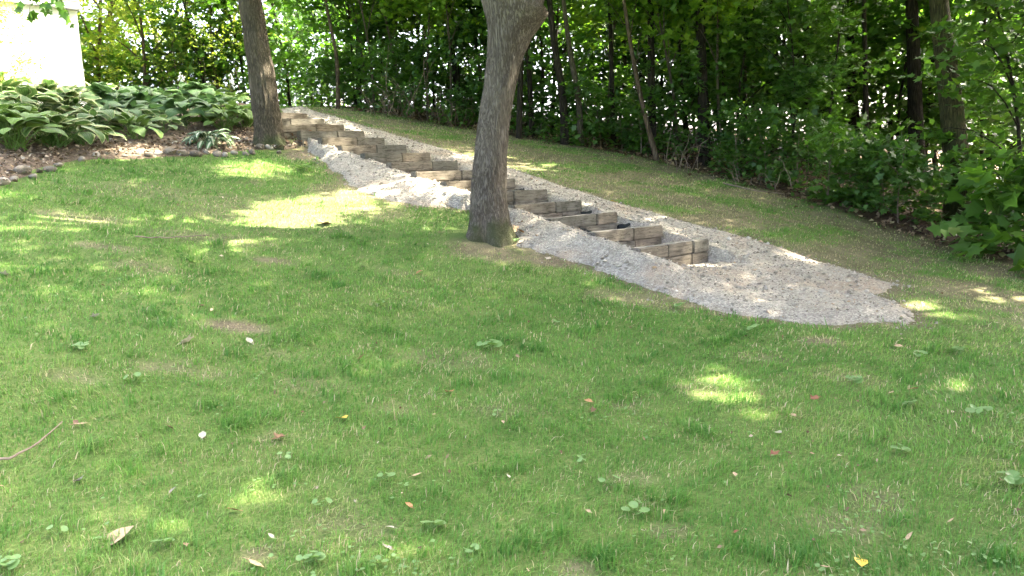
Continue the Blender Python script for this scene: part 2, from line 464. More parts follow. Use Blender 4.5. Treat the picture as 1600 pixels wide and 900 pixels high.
def gravel_z(x, y, dist):
    s, tt = st(x, y)
    g = ground(x, y)
    flat = g + .075 * ss(dist, -.02, .3) + .007 * wob(x, y, 4.5, .7) + .003 * wob(x, y, 11, 2.2)
    nose = TOP1 + RISE / RUN * s
    i = np.floor((s - .07) / RUN).astype(int)
    ic = np.clip(i, -1, NSTEP - 1)
    drop = np.where(ic < 0, .10, np.take(DROP, np.clip(ic, 0, NSTEP - 1)))
    tread = TOP1 + RISE * ic - drop + .012 * wob(x, y, 6, 1.0)
    jag = .025 * wob(s, tt, 5.5, 3.0)
    dd_ = np.maximum(dist, 0)
    left = g + .02 + (nose - .055 - .05 * ss(s, 2.5, 4.0) - g) * np.clip(dd_ / (dd_ + np.maximum(-1.26 - jag - tt, 0) + .02), 0, 1) ** .95 + .006 * wob(x, y, 6, 2)
    left_in = nose - .045 - .045 * ss(s, 2.5, 4.0) - (.62 - .24 * ss(s, 2.5, 4.0)) * (tt + 1.12 + jag) + .008 * wob(x, y, 5, 2)
    zl = np.where(tt < -1.10, np.maximum(left, np.minimum(left_in, left)), left_in)
    zr = np.minimum(nose - .09, flat + .02)
    right_in = nose - .15 - 1.8 * (.06 - tt)
    zin = np.maximum(np.maximum(tread, left_in), right_in)
    z = np.where(tt < -1.10 - jag, left, np.where(tt > .06, np.minimum(np.maximum(zr, flat - .03), nose - .075), zin))
    zone = ss(s, -.75, -.35) * (1 - ss(s, 9.1, 9.7)) * ss(tt, -3.0, -2.2)
    # the half buried timber in front of the first step
    dip = np.exp(-(((s + .80) / .16) ** 2 + ((tt + .45) / .40) ** 2))
    flat = flat + .0 * np.exp(-(((s + .55) / .5) ** 2)) * ss(tt, -2.0, -1.0) * (1 - ss(tt, .3, 1.0)) - .05 * dip
    return flat * (1 - zone) + z * zone

sv = np.arange(-3.6, 10.9, .042); tv = np.arange(-4.2, 3.0, .042)
SV, TV = np.meshgrid(sv, tv, indexing='ij')
X, Y = xy(SV, TV)
dist = sdist(GRAVEL, X, Y) + .08 * wob(X, Y, 5, 1.1) + .04 * wob(X, Y, 17, .3)
Z = gravel_z(X, Y, sdist(GRAVEL, X, Y) + .02)
Z = np.where(dist < 0, ground(X, Y) - .02 + np.minimum(dist, 0) * .5, Z)
vi = np.arange(SV.size).reshape(SV.shape)
keep = (dist[:-1, :-1] > -.09) & (dist[1:, 1:] > -.09) & (dist[1:, :-1] > -.09) & (dist[:-1, 1:] > -.09)
q = np.stack([vi[:-1, :-1], vi[1:, :-1], vi[1:, 1:], vi[:-1, 1:]], -1)[keep][:, ::-1]
used = np.unique(q); remap = np.full(SV.size, -1); remap[used] = np.arange(len(used))
pv = np.stack([X, Y, Z], -1).reshape(-1, 3)[used]
me = np_mesh('gravel_path', pv, [(remap[q], 0)], [M['gravel']], True)
tag(link('gravel_path', me), kind='structure')

# loose stones on the gravel
def stones_mesh(name, pts, size, mat, flat=.65, v=None):
    n = len(pts)
    base = np.array([[1, 0, 0], [-1, 0, 0], [0, 1, 0], [0, -1, 0], [0, 0, 1], [0, 0, -1]], float)
    tri = np.array([[0, 2, 4], [2, 1, 4], [1, 3, 4], [3, 0, 4], [2, 0, 5], [1, 2, 5], [3, 1, 5], [0, 3, 5]])
    a = rng.uniform(0, 2 * PI, n)
    sc = size[:, None, None] * rng.uniform(.6, 1.25, (n, 6, 1)) * np.array([1, 1, flat])
    vv = base[None] * sc
    vv += rng.normal(0, .22, (n, 6, 3)) * size[:, None, None]
    ca, sa = np.cos(a)[:, None], np.sin(a)[:, None]
    x = vv[..., 0] * ca - vv[..., 1] * sa; y = vv[..., 0] * sa + vv[..., 1] * ca
    vv = np.stack([x, y, vv[..., 2]], -1) + pts[:, None, :]
    ff = tri[None] + (np.arange(n) * 6)[:, None, None]
    v = rng.uniform(0, 1, n) if v is None else v
    return np_mesh(name, vv.reshape(-1, 3), [(ff.reshape(-1, 3), 0)], [mat], False, fattr={'v': np.repeat(v, 8)})

def attr_mat(name, stops, rough=.9, spec=.2):
    mt, t, out = new_mat(name)
    c = ramp(t, stops, attr(t, 'v')).outputs[0]
    p = N(t, 'ShaderNodeBsdfPrincipled'); p.inputs['Roughness'].default_value = rough; p.inputs['Specular IOR Level'].default_value = spec
    t.links.new(c, p.inputs['Base Color']); t.links.new(p.outputs[0], out.inputs[0])
    return mt

M['stone_chip'] = attr_mat('stone_chip', [(0, (.15, .132, .104)), (.35, (.24, .218, .178)), (.7, (.315, .288, .238)), (.9, (.43, .40, .335)), (1, (.32, .225, .14))])
n = 90000
s_ = rng.uniform(-3.4, 10.4, n); t_ = rng.uniform(-4.0, 2.8, n)
x, y = xy(s_, t_)
d = sdist(GRAVEL, x, y) + .08 * wob(x, y, 5, 1.1) + .04 * wob(x, y, 17, .3)
ok = (d > -.45) & (rng.uniform(0, 1, n) < np.where(d < .02, .5 * np.exp(np.minimum(d, 0) / .11), 1.0)) & (rng.uniform(0, 1, n) < np.clip(1.15 - .055 * s_, .35, 1))
x, y, d = x[ok][:30000], y[ok][:30000], d[ok][:30000]
z = np.where(d > 0, gravel_z(x, y, sdist(GRAVEL, x, y) + .02), ground(x, y))
sz = np.clip(rng.lognormal(math.log(.0066), .58, len(x)), .0035, .032)
s_, t_ = st(x, y)
# not on top of the timbers
fr = np.mod(s_, RUN)
ont = (s_ > -.05) & (s_ < 8.95) & (fr < .17) & (t_ > -1.15) & (t_ < .04)
x, y, z, sz = x[~ont], y[~ont], z[~ont], sz[~ont]
me = stones_mesh('gravel', np.stack([x, y, z + sz * .25], 1), sz, M['stone_chip'])
tag(link('gravel', me), 'loose pale grey crushed stones strewn over the path', 'gravel', kind='stuff')

# ------------------------------------------------------------------ timber steps
mt, t, out = new_mat('timber')
tc = N(t, 'ShaderNodeTexCoord'); oi = N(t, 'ShaderNodeObjectInfo')
mp = N(t, 'ShaderNodeMapping'); mp.inputs['Scale'].default_value = (1.0, 9, 9)
t.links.new(tc.outputs['Object'], mp.inputs[0])
ad = N(t, 'ShaderNodeVectorMath', operation='ADD'); cx = N(t, 'ShaderNodeCombineXYZ')
for k in range(3): t.links.new(math_(t, 'MULTIPLY', oi.outputs['Random'], 50.0 + 31 * k), cx.inputs[k])
t.links.new(mp.outputs[0], ad.inputs[0]); t.links.new(cx.outputs[0], ad.inputs[1])
n1 = N(t, 'ShaderNodeTexNoise'); n1.inputs['Scale'].default_value = 5; n1.inputs['Detail'].default_value = 7; n1.inputs['Roughness'].default_value = .7
t.links.new(ad.outputs[0], n1.inputs[0])
ad2 = N(t, 'ShaderNodeVectorMath', operation='ADD'); t.links.new(tc.outputs['Object'], ad2.inputs[0]); t.links.new(cx.outputs[0], ad2.inputs[1])
n2 = N(t, 'ShaderNodeTexNoise'); n2.inputs['Scale'].default_value = 4.5; n2.inputs['Detail'].default_value = 6; n2.inputs['Roughness'].default_value = .7
t.links.new(ad2.outputs[0], n2.inputs[0])
fibre = ramp(t, [(.25, (.078, .071, .058)), (.45, (.125, .115, .097)), (.6, (.158, .147, .126)), (.8, (.21, .197, .172))], n1.outputs[0]).outputs[0]
tint = ramp(t, [(0, (.82, .85, .82)), (.35, (1, .99, .95)), (.72, (1.04, .96, .86)), (1, (1.12, 1.06, .98))], oi.outputs['Random']).outputs[0]
c = mixc(t, fibre, tint, 1.0, 'MULTIPLY')
stain = ramp(t, [(.36, (.5, .5, .47)), (.52, (1, 1, 1)), (.75, (1.2, 1.18, 1.12))], n2.outputs[0]).outputs[0]
c = mixc(t, c, stain, .8, 'MULTIPLY')
geo = N(t, 'ShaderNodeNewGeometry'); sx = N(t, 'ShaderNodeSeparateXYZ'); t.links.new(geo.outputs['Normal'], sx.inputs[0])
dust = ramp(t, [(.55, (0, 0, 0)), (.9, (.75, .75, .75))], math_(t, 'MULTIPLY', sx.outputs[2], math_(t, 'ADD', n2.outputs[0], .45))).outputs[0]
c = mixc(t, c, (.26, .24, .20), dust)
n4 = N(t, 'ShaderNodeTexNoise'); n4.inputs['Scale'].default_value = 3.2; n4.inputs['Detail'].default_value = 3; n4.inputs['Distortion'].default_value = .3
t.links.new(ad.outputs[0], n4.inputs[0])
crack = ramp(t, [(.0, (.25, .23, .2)), (.035, (1, 1, 1))], math_(t, 'ABSOLUTE', math_(t, 'SUBTRACT', n4.outputs[0], .56))).outputs[0]
c = mixc(t, c, crack, .8, 'MULTIPLY')
p = N(t, 'ShaderNodeBsdfPrincipled'); p.inputs['Roughness'].default_value = .9; p.inputs['Specular IOR Level'].default_value = .2
t.links.new(c, p.inputs['Base Color'])
b = N(t, 'ShaderNodeBump'); b.inputs['Strength'].default_value = .7; b.inputs['Distance'].default_value = .008
t.links.new(n1.outputs[0], b.inputs['Height']); t.links.new(b.outputs[0], p.inputs['Normal']); t.links.new(p.outputs[0], out.inputs[0])
M['timber'] = mt

def timber_mesh(L, W, H, seed):
    r = np.random.default_rng(seed)
    bm = bmesh.new()
    bmesh.ops.create_cube(bm, size=1)
    for v in bm.verts: v.co = Vector((v.co.x * L, v.co.y * W, v.co.z * H))
    ed = [e for e in bm.edges if abs((e.verts[0].co - e.verts[1].co).x) > L * .5]
    bmesh.ops.subdivide_edges(bm, edges=ed, cuts=5)
    bmesh.ops.bevel(bm, geom=[e for e in bm.edges if len(e.link_faces) == 2 and e.link_faces[0].normal.angle(e.link_faces[1].normal) > .5], offset=.010, segments=2, affect='EDGES')
    ph = r.uniform(0, 6, 4)
    for v in bm.verts:
        x = v.co.x
        v.co.z += .004 * math.sin(x * 5 + ph[0]) + r.normal(0, .0012)
        v.co.y += .005 * math.sin(x * 4 + ph[1]) + r.normal(0, .0012)
    me = bpy.data.meshes.new('timber'); bm.to_mesh(me); bm.free()
    for p_ in me.polygons: p_.use_smooth = False
    me.materials.append(M['timber'])
    return me

STEP_WORD = ['lowest', 'second', 'third', 'fourth', 'fifth', 'sixth', 'seventh', 'eighth', 'ninth', 'tenth', 'eleventh', 'twelfth', 'thirteenth', 'fourteenth', 'topmost']
STEP_EXTRA = {0: 'grey weathered timber step, lowest full step beside the gravel apron', 1: 'grey timber step, second one up from the gravel apron',
              4: 'brown timber step showing just beside the forked trunk, fifth up from the apron', 5: 'brown timber step half hidden behind the forked trunk, sixth up',
              14: 'short topmost timber step of the flight, next to the grass crest'}
LEFT_T = -1.20
TH = .138
JOINTS = [(-.28, -.30), (-.52, -.50), (-.42, -.72), (-.50, -.40), (-.62, -.62), (-.35, -.5), (-.42, -.45), (-.48, -.55), (-.55, -.4), (-.58, -.5), (-.55, -.6), (-.52, -.6), (-.55, -.5), (-.68, -.5), (-1.0, -.5)]
for i in range(-1, NSTEP):
    top = TOP1 + RISE * max(i, -1) if i >= 0 else TOP1 - RISE - .145
    sx0 = RUN * i
    jx = .012 * rng.normal(); right = .0 + .02 * rng.normal() if i >= 0 else -.25
    x0, y0 = xy(sx0, -.65)
    e = empty('timber_step', (x0, y0, top - 2 * TH if i >= 0 else top - TH), STAIR_ROT + .012 * rng.normal())
    if i < 0: lab = 'timber sunk almost flush in the gravel in front of the lowest full step'
    else: lab = STEP_EXTRA.get(i, f'weathered landscape timber step, {STEP_WORD[i]} up from the gravel apron')
    tag(e, lab, 'step', 'timber steps up the bank')
    courses = (0, 1) if i >= 0 else (1,)
    for cidx in courses:
        j = JOINTS[max(i, 0)][1 - cidx] if i >= 0 else -.5
        segs = [(LEFT_T, j), (j, right)] if j > -1.0 else [(LEFT_T, right)]
        if i == 0 and cidx == 1: segs = [(LEFT_T, -.72), (-.72, -.28), (-.28, right)]
        for a, bq in segs:
            L = bq - a - .006
            me = timber_mesh(L, .14, TH - .004, int(rng.integers(1e6)))
            zl = TH / 2 + TH * (cidx if i >= 0 else 0)
            yo = .07 + .006 * rng.normal() + (.008 if cidx == 0 else 0)
            link('timber', me, e, ((a + bq) / 2 + .65 + jx, yo, zl + .001 * rng.normal()), (rng.normal() * .006, rng.normal() * .004, rng.normal() * .008))

# black landscape fabric showing at the lower steps
M['fabric'] = simple_mat('fabric', [(.3, (.006, .008, .008)), (.7, (.015, .02, .02))], 60, .7, bump=.3)
FAB = [(1.25, -1.06, -.82, -.045, 'black landscape fabric edge at the low end of the third timber step', 'l'),
       (1.25, -.05, .13, -.02, 'black landscape fabric scrap at the far end of the third timber step', 'r'),
       (1.875, -.05, .15, -.02, 'black landscape fabric scrap at the far end of the fourth timber step', 'r'),
       (3.125, -.04, .09, -.03, 'black landscape fabric scrap just past the forked trunk', 'r')]
for (s0, a, bq, dz, lab, side) in FAB:
    vv = []; n = 9
    for k in range(n):
        u = k / (n - 1)
        tt = a + (bq - a) * u
        zt = TOP1 + RISE * (s0 / RUN) - .16
        if side == 'l': sloc = s0 - .02 - .42 * (u ** .8); zz = zt + .0 - .10 * u; wdt = .02 + .05 * math.sin(PI * u)
        else: sloc = s0 - .02 - .14 * u - .03 * math.sin(5 * u); zz = zt - .045 + .05 * u; wdt = .02 + .03 * (1 - u)
        x, y = xy(sloc, tt)
        for hh, off in ((0, 0), (wdt, .012), (wdt * .6, .04), (-.02, .05)):
            vv.append((x + DH[0] * off, y + DH[1] * off, zz + hh + .006 * math.sin(k * 2.1)))
    vv = np.array(vv)
    o0 = vv[:4].mean(0)
    k, jq = np.meshgrid(np.arange(n - 1), np.arange(3), indexing='ij'); k = k.ravel(); jq = jq.ravel()
    me = np_mesh('landscape_fabric', vv - o0, [(np.stack([k * 4 + jq, (k + 1) * 4 + jq, (k + 1) * 4 + jq + 1, k * 4 + jq + 1], 1), 0)], [M['fabric']], True)
    tag(link('landscape_fabric', me, loc=o0), lab, 'fabric', 'landscape fabric scraps')

# ------------------------------------------------------------------ mulch bed, chips
M['mulch'] = simple_mat('mulch', [(.3, (.045, .033, .022)), (.48, (.105, .077, .052)), (.62, (.165, .125, .085)), (.8, (.24, .19, .135))], 22, .95, bump=1.0, bdist=.03)
bxs = np.arange(-14, -2.5, .12); bys = np.arange(7, 20, .12)
X, Y = np.meshgrid(bxs, bys, indexing='ij')
dist = sdist(BED, X, Y) + .06 * wob(X, Y, 5, 1)
Z = ground(X, Y) + .05 * ss(dist, 0, .3) + .02 * wob(X, Y, 5, 4) * ss(dist, 0, .2)
Z = np.where(dist < 0, ground(X, Y) - .03, Z)
vi = np.arange(X.size).reshape(X.shape)
keep = (dist[:-1, :-1] > -.13) & (dist[1:, 1:] > -.13) & (dist[1:, :-1] > -.13) & (dist[:-1, 1:] > -.13)
q = np.stack([vi[:-1, :-1], vi[1:, :-1], vi[1:, 1:], vi[:-1, 1:]], -1)[keep]
used = np.unique(q); remap = np.full(X.size, -1); remap[used] = np.arange(len(used))
tag(link('mulch_bed', np_mesh('mulch_bed', np.stack([X, Y, Z], -1).reshape(-1, 3)[used], [(remap[q], 0)], [M['mulch']], True)), kind='structure')

def chips(name, pts, size, mat, tilt=.5, wid=(.35, .8)):
    """small curled flakes: 4 vertices, 2 triangles bent along the middle"""
    n = len(pts)
    a = rng.uniform(0, 2 * PI, n)
    d = np.stack([np.cos(a), np.sin(a), rng.normal(0, tilt, n)], 1); d = unit(d)
    nn = unit(np.stack([rng.normal(0, tilt, n), rng.normal(0, tilt, n), np.ones(n)], 1))
    sd = unit(np.cross(nn, d)); nn = np.cross(d, sd)
    L = size[:, None]; W = size[:, None] * rng.uniform(*wid, (n, 1)) * .5
    v = np.stack([pts - d * L / 2, pts + sd * W + nn * W * .5, pts + d * L / 2 + nn * L * .1, pts - sd * W + nn * W * .4], 1)
    o = (np.arange(n) * 4)[:, None]
    f = np.concatenate([o + np.array([[0, 2, 1]]), o + np.array([[0, 3, 2]])])
    vv = rng.uniform(0, 1, n)
    return np_mesh(name, v.reshape(-1, 3), [(f, 0)], [mat], False, fattr={'v': np.concatenate([vv, vv])})

M['chip'] = attr_mat('chip', [(0, (.05, .036, .024)), (.35, (.14, .10, .066)), (.65, (.24, .185, .125)), (.88, (.36, .30, .22)), (1, (.24, .24, .22))])
n = 16000
x = rng.uniform(-9, -3, n); y = rng.uniform(8, 15, n)
d = sdist(BED, x, y); ok = (d > -.15) & (rng.uniform(0, 1, n) < np.where(d < 0, .25, np.exp(-np.maximum(d - .9, 0) / .5)))
x, y = x[ok], y[ok]
tag(link('mulch_chips', chips('mulch_chips', np.stack([x, y, ground(x, y) + .062], 1), rng.uniform(.02, .075, len(x)), M['chip'])), 'brown wood chips and dry bits covering the planting bed', 'mulch', kind='stuff')

M['litter_pale'] = attr_mat('litter_pale', [(0, (.08, .05, .03)), (.4, (.2, .13, .08)), (.75, (.36, .27, .17)), (1, (.5, .43, .32))])
# litter under the wood's edge
M['litter'] = attr_mat('litter', [(0, (.04, .026, .015)), (.4, (.11, .075, .04)), (.75, (.2, .145, .085)), (.93, (.33, .26, .16)), (1, (.10, .14, .03))])
n = 42000
x = rng.uniform(-6, 13, n); y = rng.uniform(4, 24, n)
d = sdist(FOREST, x, y)
ok = (d > -.7) & (d < 6) & (rng.uniform(0, 1, n) < np.where(d < 0, .30 * np.exp(d / .3), np.exp(-d / 3.0)))
x, y = x[ok], y[ok]
tag(link('leaf_litter', chips('leaf_litter', np.stack([x, y, ground(x, y) + .02], 1), rng.uniform(.035, .10, len(x)), M['litter'], wid=(.5, 1.1))), 'brown dead leaf litter on the floor of the wood', 'leaf litter', kind='stuff')

# ------------------------------------------------------------------ grass
M['blade'] = None
mt, t, out = new_mat('blade')
c = ramp(t, [(0, (.060, .165, .026)), (.3, (.110, .245, .042)), (.55, (.165, .295, .060)), (.72, (.25, .31, .095)), (.86, (.38, .345, .175)), (1, (.50, .43, .29))], attr(t, 'v')).outputs[0]
p = N(t, 'ShaderNodeBsdfPrincipled'); p.inputs['Roughness'].default_value = .5; p.inputs['Specular IOR Level'].default_value = .3
t.links.new(c, p.inputs['Base Color'])
tr = N(t, 'ShaderNodeBsdfTranslucent'); t.links.new(c, tr.inputs[0])
mx = N(t, 'ShaderNodeMixShader'); mx.inputs[0].default_value = .42
t.links.new(p.outputs[0], mx.inputs[1]); t.links.new(tr.outputs[0], mx.inputs[2]); t.links.new(mx.outputs[0], out.inputs[0])
M['blade'] = mt

TREE1 = G(766, 372)[0]; TREE2 = G(421, 229)[0]; TREE3 = G(1500, 346)[0]
nb = 560000
r0, r1 = 1.9, 20.0
u = rng.uniform(0, 1, nb)
r = (r0 ** .8 + u * (r1 ** .8 - r0 ** .8)) ** (1 / .8)
th = rng.uniform(-.72, .72, nb)
x = r * np.sin(th); y = r * np.cos(th)
dg = sdist(GRAVEL, x, y); db = sdist(BED, x, y); df = sdist(FOREST, x, y)
bare = bare_at(x, y)
sB, tB = st(x, y)
bare = np.maximum(bare, .8 * ss(tB, .2, 1.0) * ss(wob(x, y, 2.2, 7) + .5 * wob(x, y, 6, 1), -.95, .5))
prob = (1 - .88 * bare) * ss(-dg - .08 * wob(x, y, 5, 1.1) - .04 * wob(x, y, 17, .3), -.05, .20) * ss(-db + .1 * wob(x, y, 4, 2), -.06, .2) * ss(-df + .35 * wob(x, y, 2.4, 2), -.35, .5)
for T_, rad in ((TREE1, .33), (TREE2, .3)):
    rr = np.hypot(x - T_[0], y - T_[1]); prob = prob * ss(rr + .06 * wob(x, y, 9, 2), rad, rad + .45)
clump = .62 + .38 * wob(x, y, 9.0, 1.3) + .25 * wob(x, y, 23, 4)
ok = rng.uniform(0, 1, nb) < prob * np.clip(clump + .25, .25, 1)
x, y, r, bare, clump = x[ok], y[ok], r[ok], bare[ok], clump[ok]
n = len(x)
z = ground(x, y) - .004
hgt = rng.uniform(.030, .066, n) * (.75 + .45 * np.clip(clump, 0, 1.2)) * (1 - .35 * bare) * (1 + .12 * wob(x, y, 1.2, 2))
tuft = ss(wob(x, y, 5.5, 8.0) + .7 * wob(x, y, 14, 3.0), .35, 1.0) * (1 - bare)
hgt *= (.72 + .75 * tuft) * np.where(rng.uniform(0, 1, n) < .04, 1.45, 1.0)
wid = np.maximum(.0019, r * .00048) * rng.uniform(.7, 1.4, n) * (1 + .35 * tuft)
a = rng.uniform(0, 2 * PI, n); flow = 2.2 * wob(x, y, 1.6, 9)
lean = np.abs(rng.normal(.7, .6, n))
lx = np.cos(a) * .75 + .45 * np.cos(flow); ly = np.sin(a) * .75 + .45 * np.sin(flow)
sxv = np.cos(a + 1.4); syv = np.sin(a + 1.4)
v = .34 + .15 * rng.normal(size=n) + .20 * wob(x, y, 1.1, 3) + .15 * wob(x, y, 4.2, 6) + .09 * wob(x, y, 12, 1) + .38 * bare - .14 * tuft
dryn = ss(wob(x, y, 2.7, 4.4) + .6 * wob(x, y, 8.0, 2.0), .1, 1.1)
v = np.where(rng.uniform(0, 1, n) < .03 + .22 * dryn * (1 - tuft) + .30 * bare, rng.uniform(.8, 1.0, n), v)
v = np.clip(v, 0, 1)
near = r < 7.5
P0 = np.stack([x, y, z], 1)
S_ = np.stack([sxv * wid, syv * wid, 0 * x], 1)
mid = P0 + np.stack([lx * hgt * lean * .35, ly * hgt * lean * .35, hgt * (.62 - .12 * np.minimum(lean, 1.9))], 1)
tip = P0 + np.stack([lx * hgt * lean * 1.1, ly * hgt * lean * 1.1, hgt * (1 - .36 * np.minimum(lean, 1.9))], 1)
V5 = np.stack([P0 - S_, P0 + S_, mid - S_ * .8, mid + S_ * .8, tip], 1)[near]
V3 = np.stack([P0 - S_ * 1.15, P0 + S_ * 1.15, tip], 1)[~near]
n5, n3 = len(V5), len(V3)
o5 = (np.arange(n5) * 5)[:, None]
q4 = o5 + np.array([[0, 1, 3, 2]]); t5 = o5 + np.array([[2, 3, 4]])
t3 = n5 * 5 + (np.arange(n3) * 3)[:, None] + np.array([[0, 1, 2]])
me = np_mesh('grass', np.concatenate([V5.reshape(-1, 3), V3.reshape(-1, 3)]), [(q4, 0), (t5, 0), (t3, 0)], [M['blade']], False,
             fattr={'v': np.concatenate([v[near], v[near], v[~near]])})
tag(link('grass', me), 'shaggy mown lawn grass, green with dry straw patches', 'grass', kind='stuff')
print('blades', n)

# ------------------------------------------------------------------ leaves, crowns, trees
MAPLE = np.array([(0, 0), (.36, .05), (.30, .30), (.52, .58), (.20, .60), (0, 1.0), (-.20, .60), (-.52, .58), (-.30, .30), (-.36, .05)])
OVAL = np.array([(0, 0), (.26, .28), (.25, .62), (0, 1.0), (-.25, .62), (-.26, .28)])
RHOMB = np.array([(0, 0), (.33, .42), (0, 1.0), (-.33, .42)])

def leaves(base, d, nrm, size, shape, fold=.18):
    """flat leaf outlines: base points, directions, normals -> verts (n*k,3), faces (n,k)"""
    n = len(base)
    d = unit(d); sd = unit(np.cross(nrm, d)); nn = np.cross(d, sd)
    k = len(shape)
    X = shape[:, 0][None, :, None]; Yv = shape[:, 1][None, :, None]
    L = size[:, None, None]
    v = base[:, None, :] + L * (X * sd[:, None, :] + Yv * d[:, None, :] + (np.abs(X) * fold - .25 * fold * Yv * Yv) * nn[:, None, :])
    f = (np.arange(n) * k)[:, None] + np.arange(k)[None]
    return v.reshape(-1, 3), f

def sprays(centers, out_dir, r, leaf_n, leaf_size, length, droop=.25, jit=.45):
    """each spray is a twig of leaves held in a nearly flat fan"""
    n = len(centers)
    od = unit(out_dir + r.normal(0, .45, (n, 3)) + np.array([0, 0, -droop]))
    k = leaf_n
    u = (np.arange(k) / max(k - 1, 1))[None, :]
    side = np.where(np.arange(k) % 2 == 0, 1, -1)[None, :]
    up = unit(np.stack([r.normal(0, .35, n), r.normal(0, .35, n), np.ones(n)], 1))
    sd = unit(np.cross(up, od))
    Ls = length * r.uniform(.7, 1.3, (n, 1))
    pos = centers[:, None, :] + od[:, None, :] * ((u - .5) * Ls)[..., None] + np.array([0, 0, -1.0]) * (droop * .5 * (u ** 2) * Ls)[..., None]
    dirs = od[:, None, :] * .75 + sd[:, None, :] * (side * (1.0 - .6 * u))[..., None] + r.normal(0, .28, (n, k, 3))
    nr = up[:, None, :] + r.normal(0, jit, (n, k, 3))
    sz = leaf_size * r.uniform(.65, 1.3, (n, k))
    return pos.reshape(-1, 3), dirs.reshape(-1, 3), nr.reshape(-1, 3), sz.ravel()

def clumped(r, nclump, nspray, center, rad, clump_r, shell=.55):
    """spray centres gathered in clumps through an ellipsoid"""
    c = unit(r.normal(0, 1, (nclump, 3))) * (r.uniform(shell ** 3, 1, nclump) ** (1 / 3))[:, None]
    c = c * np.array(rad)
    idx = r.integers(0, nclump, nspray)
    p = c[idx] + r.normal(0, 1, (nspray, 3)) * clump_r * np.array([1, 1, .6])
    return p + np.array(center), unit(p * np.array([1, 1, .4])), c + np.array(center)

# patches of direct sun on the lawn: gaps in the canopy lie above them, towards the sun
HOLES = []
def hole(px, py, rx, ry, wgt=1.0):
    c, d = G(px, py)
    y0 = G(px, py + ry)[0][1]; y1 = G(px, py - ry)[0][1]
    HOLES.append((c[0], c[1], rx * d / FPX + .14, max(abs(y1 - y0) / 2, .12) + .14, c[2]))
for a_ in [(455, 335, 105, 34), (545, 315, 70, 24), (330, 372, 70, 12), (395, 262, 75, 14), (210, 240, 45, 10), (270, 345, 70, 9), (120, 345, 60, 6),
           (675, 302, 75, 14), (530, 246, 26, 9), (700, 318, 40, 7), (1118, 604, 58, 22), (1188, 648, 55, 24), (1488, 607, 30, 9), (1460, 486, 36, 11), (1572, 466, 44, 12),
           (1356, 369, 18, 5), (1040, 836, 28, 14), (500, 178, 55, 7), (340, 230, 30, 7), (1250, 415, 30, 5), (640, 262, 20, 4)]:
    hole(*a_)
for cx, cy, a_, b_, cz in [(-9.5, 16.5, 3.4, 3.4, 5.0), (-7.5, 19.5, 3.0, 3.0, 5.0), (-9, 12.5, 1.6, 1.2, 2.8), (9.0, 18.5, 1.7, 2.4, 1.5), (6.2, 17.5, .8, 1.4, 2.5), (12.0, 18.0, 1.2, 1.6, 1.5), (-4.5, 21, 2.0, 2.2, 4.5), (-1.8, 15.6, 1.3, 1.2, 5.0), (2.4, 14.8, 1.3, .9, 5.0), (-3.5, 19.0, 2.0, 1.2, 4.5), (1.0, 18.5, 2.0, 1.2, 4.0)]:
    HOLES.append((cx, cy, a_, b_, cz))

_hr = np.random.default_rng(3).uniform(0, 1, 60000) ** 1.3
def in_hole(P):
    """True for leaves that stand between the sun and one of the sunny patches"""
    bad = np.zeros(len(P), bool)
    for cx, cy, a_, b_, cz in HOLES:
        k = (P[:, 2] - cz) / SUN[2]
        gx_ = P[:, 0] - SUN[0] * k; gy_ = P[:, 1] - SUN[1] * k
        q_ = ((gx_ - cx) / a_) ** 2 + ((gy_ - cy) / b_) ** 2
        q_ = q_ + .30 * wob(gx_, gy_, 6.0, 1.0)
        bad |= (q_ < .35 + 1.5 * _hr[:len(P)]) & (k > 1.2)
    return bad

def crown_arrays(seed, center, rad, nclump, nspray, clump_r, leaf_n=7, leaf=.15, length=.55, shell=.5, droop=.25):
    r = np.random.default_rng(seed)
    c, od, cl = clumped(r, nclump, nspray, center, rad, clump_r, shell)
    b, d, nn, sz = sprays(c, od, r, leaf_n, leaf, length, droop)
    return b, d, nn, sz, r.uniform(0, 1, len(b)), cl

def crown_mesh(name, arr, mat, shape, mask=None):
    b, d, nn, sz, v = arr[:5]
    if mask is not None: b, d, nn, sz, v = b[mask], d[mask], nn[mask], sz[mask], v[mask]
    V_, F_ = leaves(b, d, nn, sz, shape)
    return np_mesh(name, V_, [(F_, 0)], [mat], False, fattr={'v': v})

def limbs_mesh(name, root, cls, r0_, mat, seed, nmax=14, start=.0):
    r = np.random.default_rng(seed)
    tb = []
    for c in cls[:nmax]:
        p0 = np.array(root) + np.array([0, 0, start * r.uniform(0, 1)])
        mid_ = p0 * .5 + c * .5 + np.array([0, 0, .25 * np.linalg.norm(c - p0)]) * .4 + r.normal(0, .12, 3)
        u_ = np.linspace(0, 1, 7)[:, None]
        path = (1 - u_) ** 2 * p0 + 2 * u_ * (1 - u_) * mid_ + u_ ** 2 * c
        tb.append(tube(path, np.linspace(r0_, r0_ * .16, 7), 6, .05, int(r.integers(1e6))))
    V_, F_, T_ = join_tubes(tb)
    return np_mesh(name, V_, [(F_, 0), (T_, 0)], [mat], True)

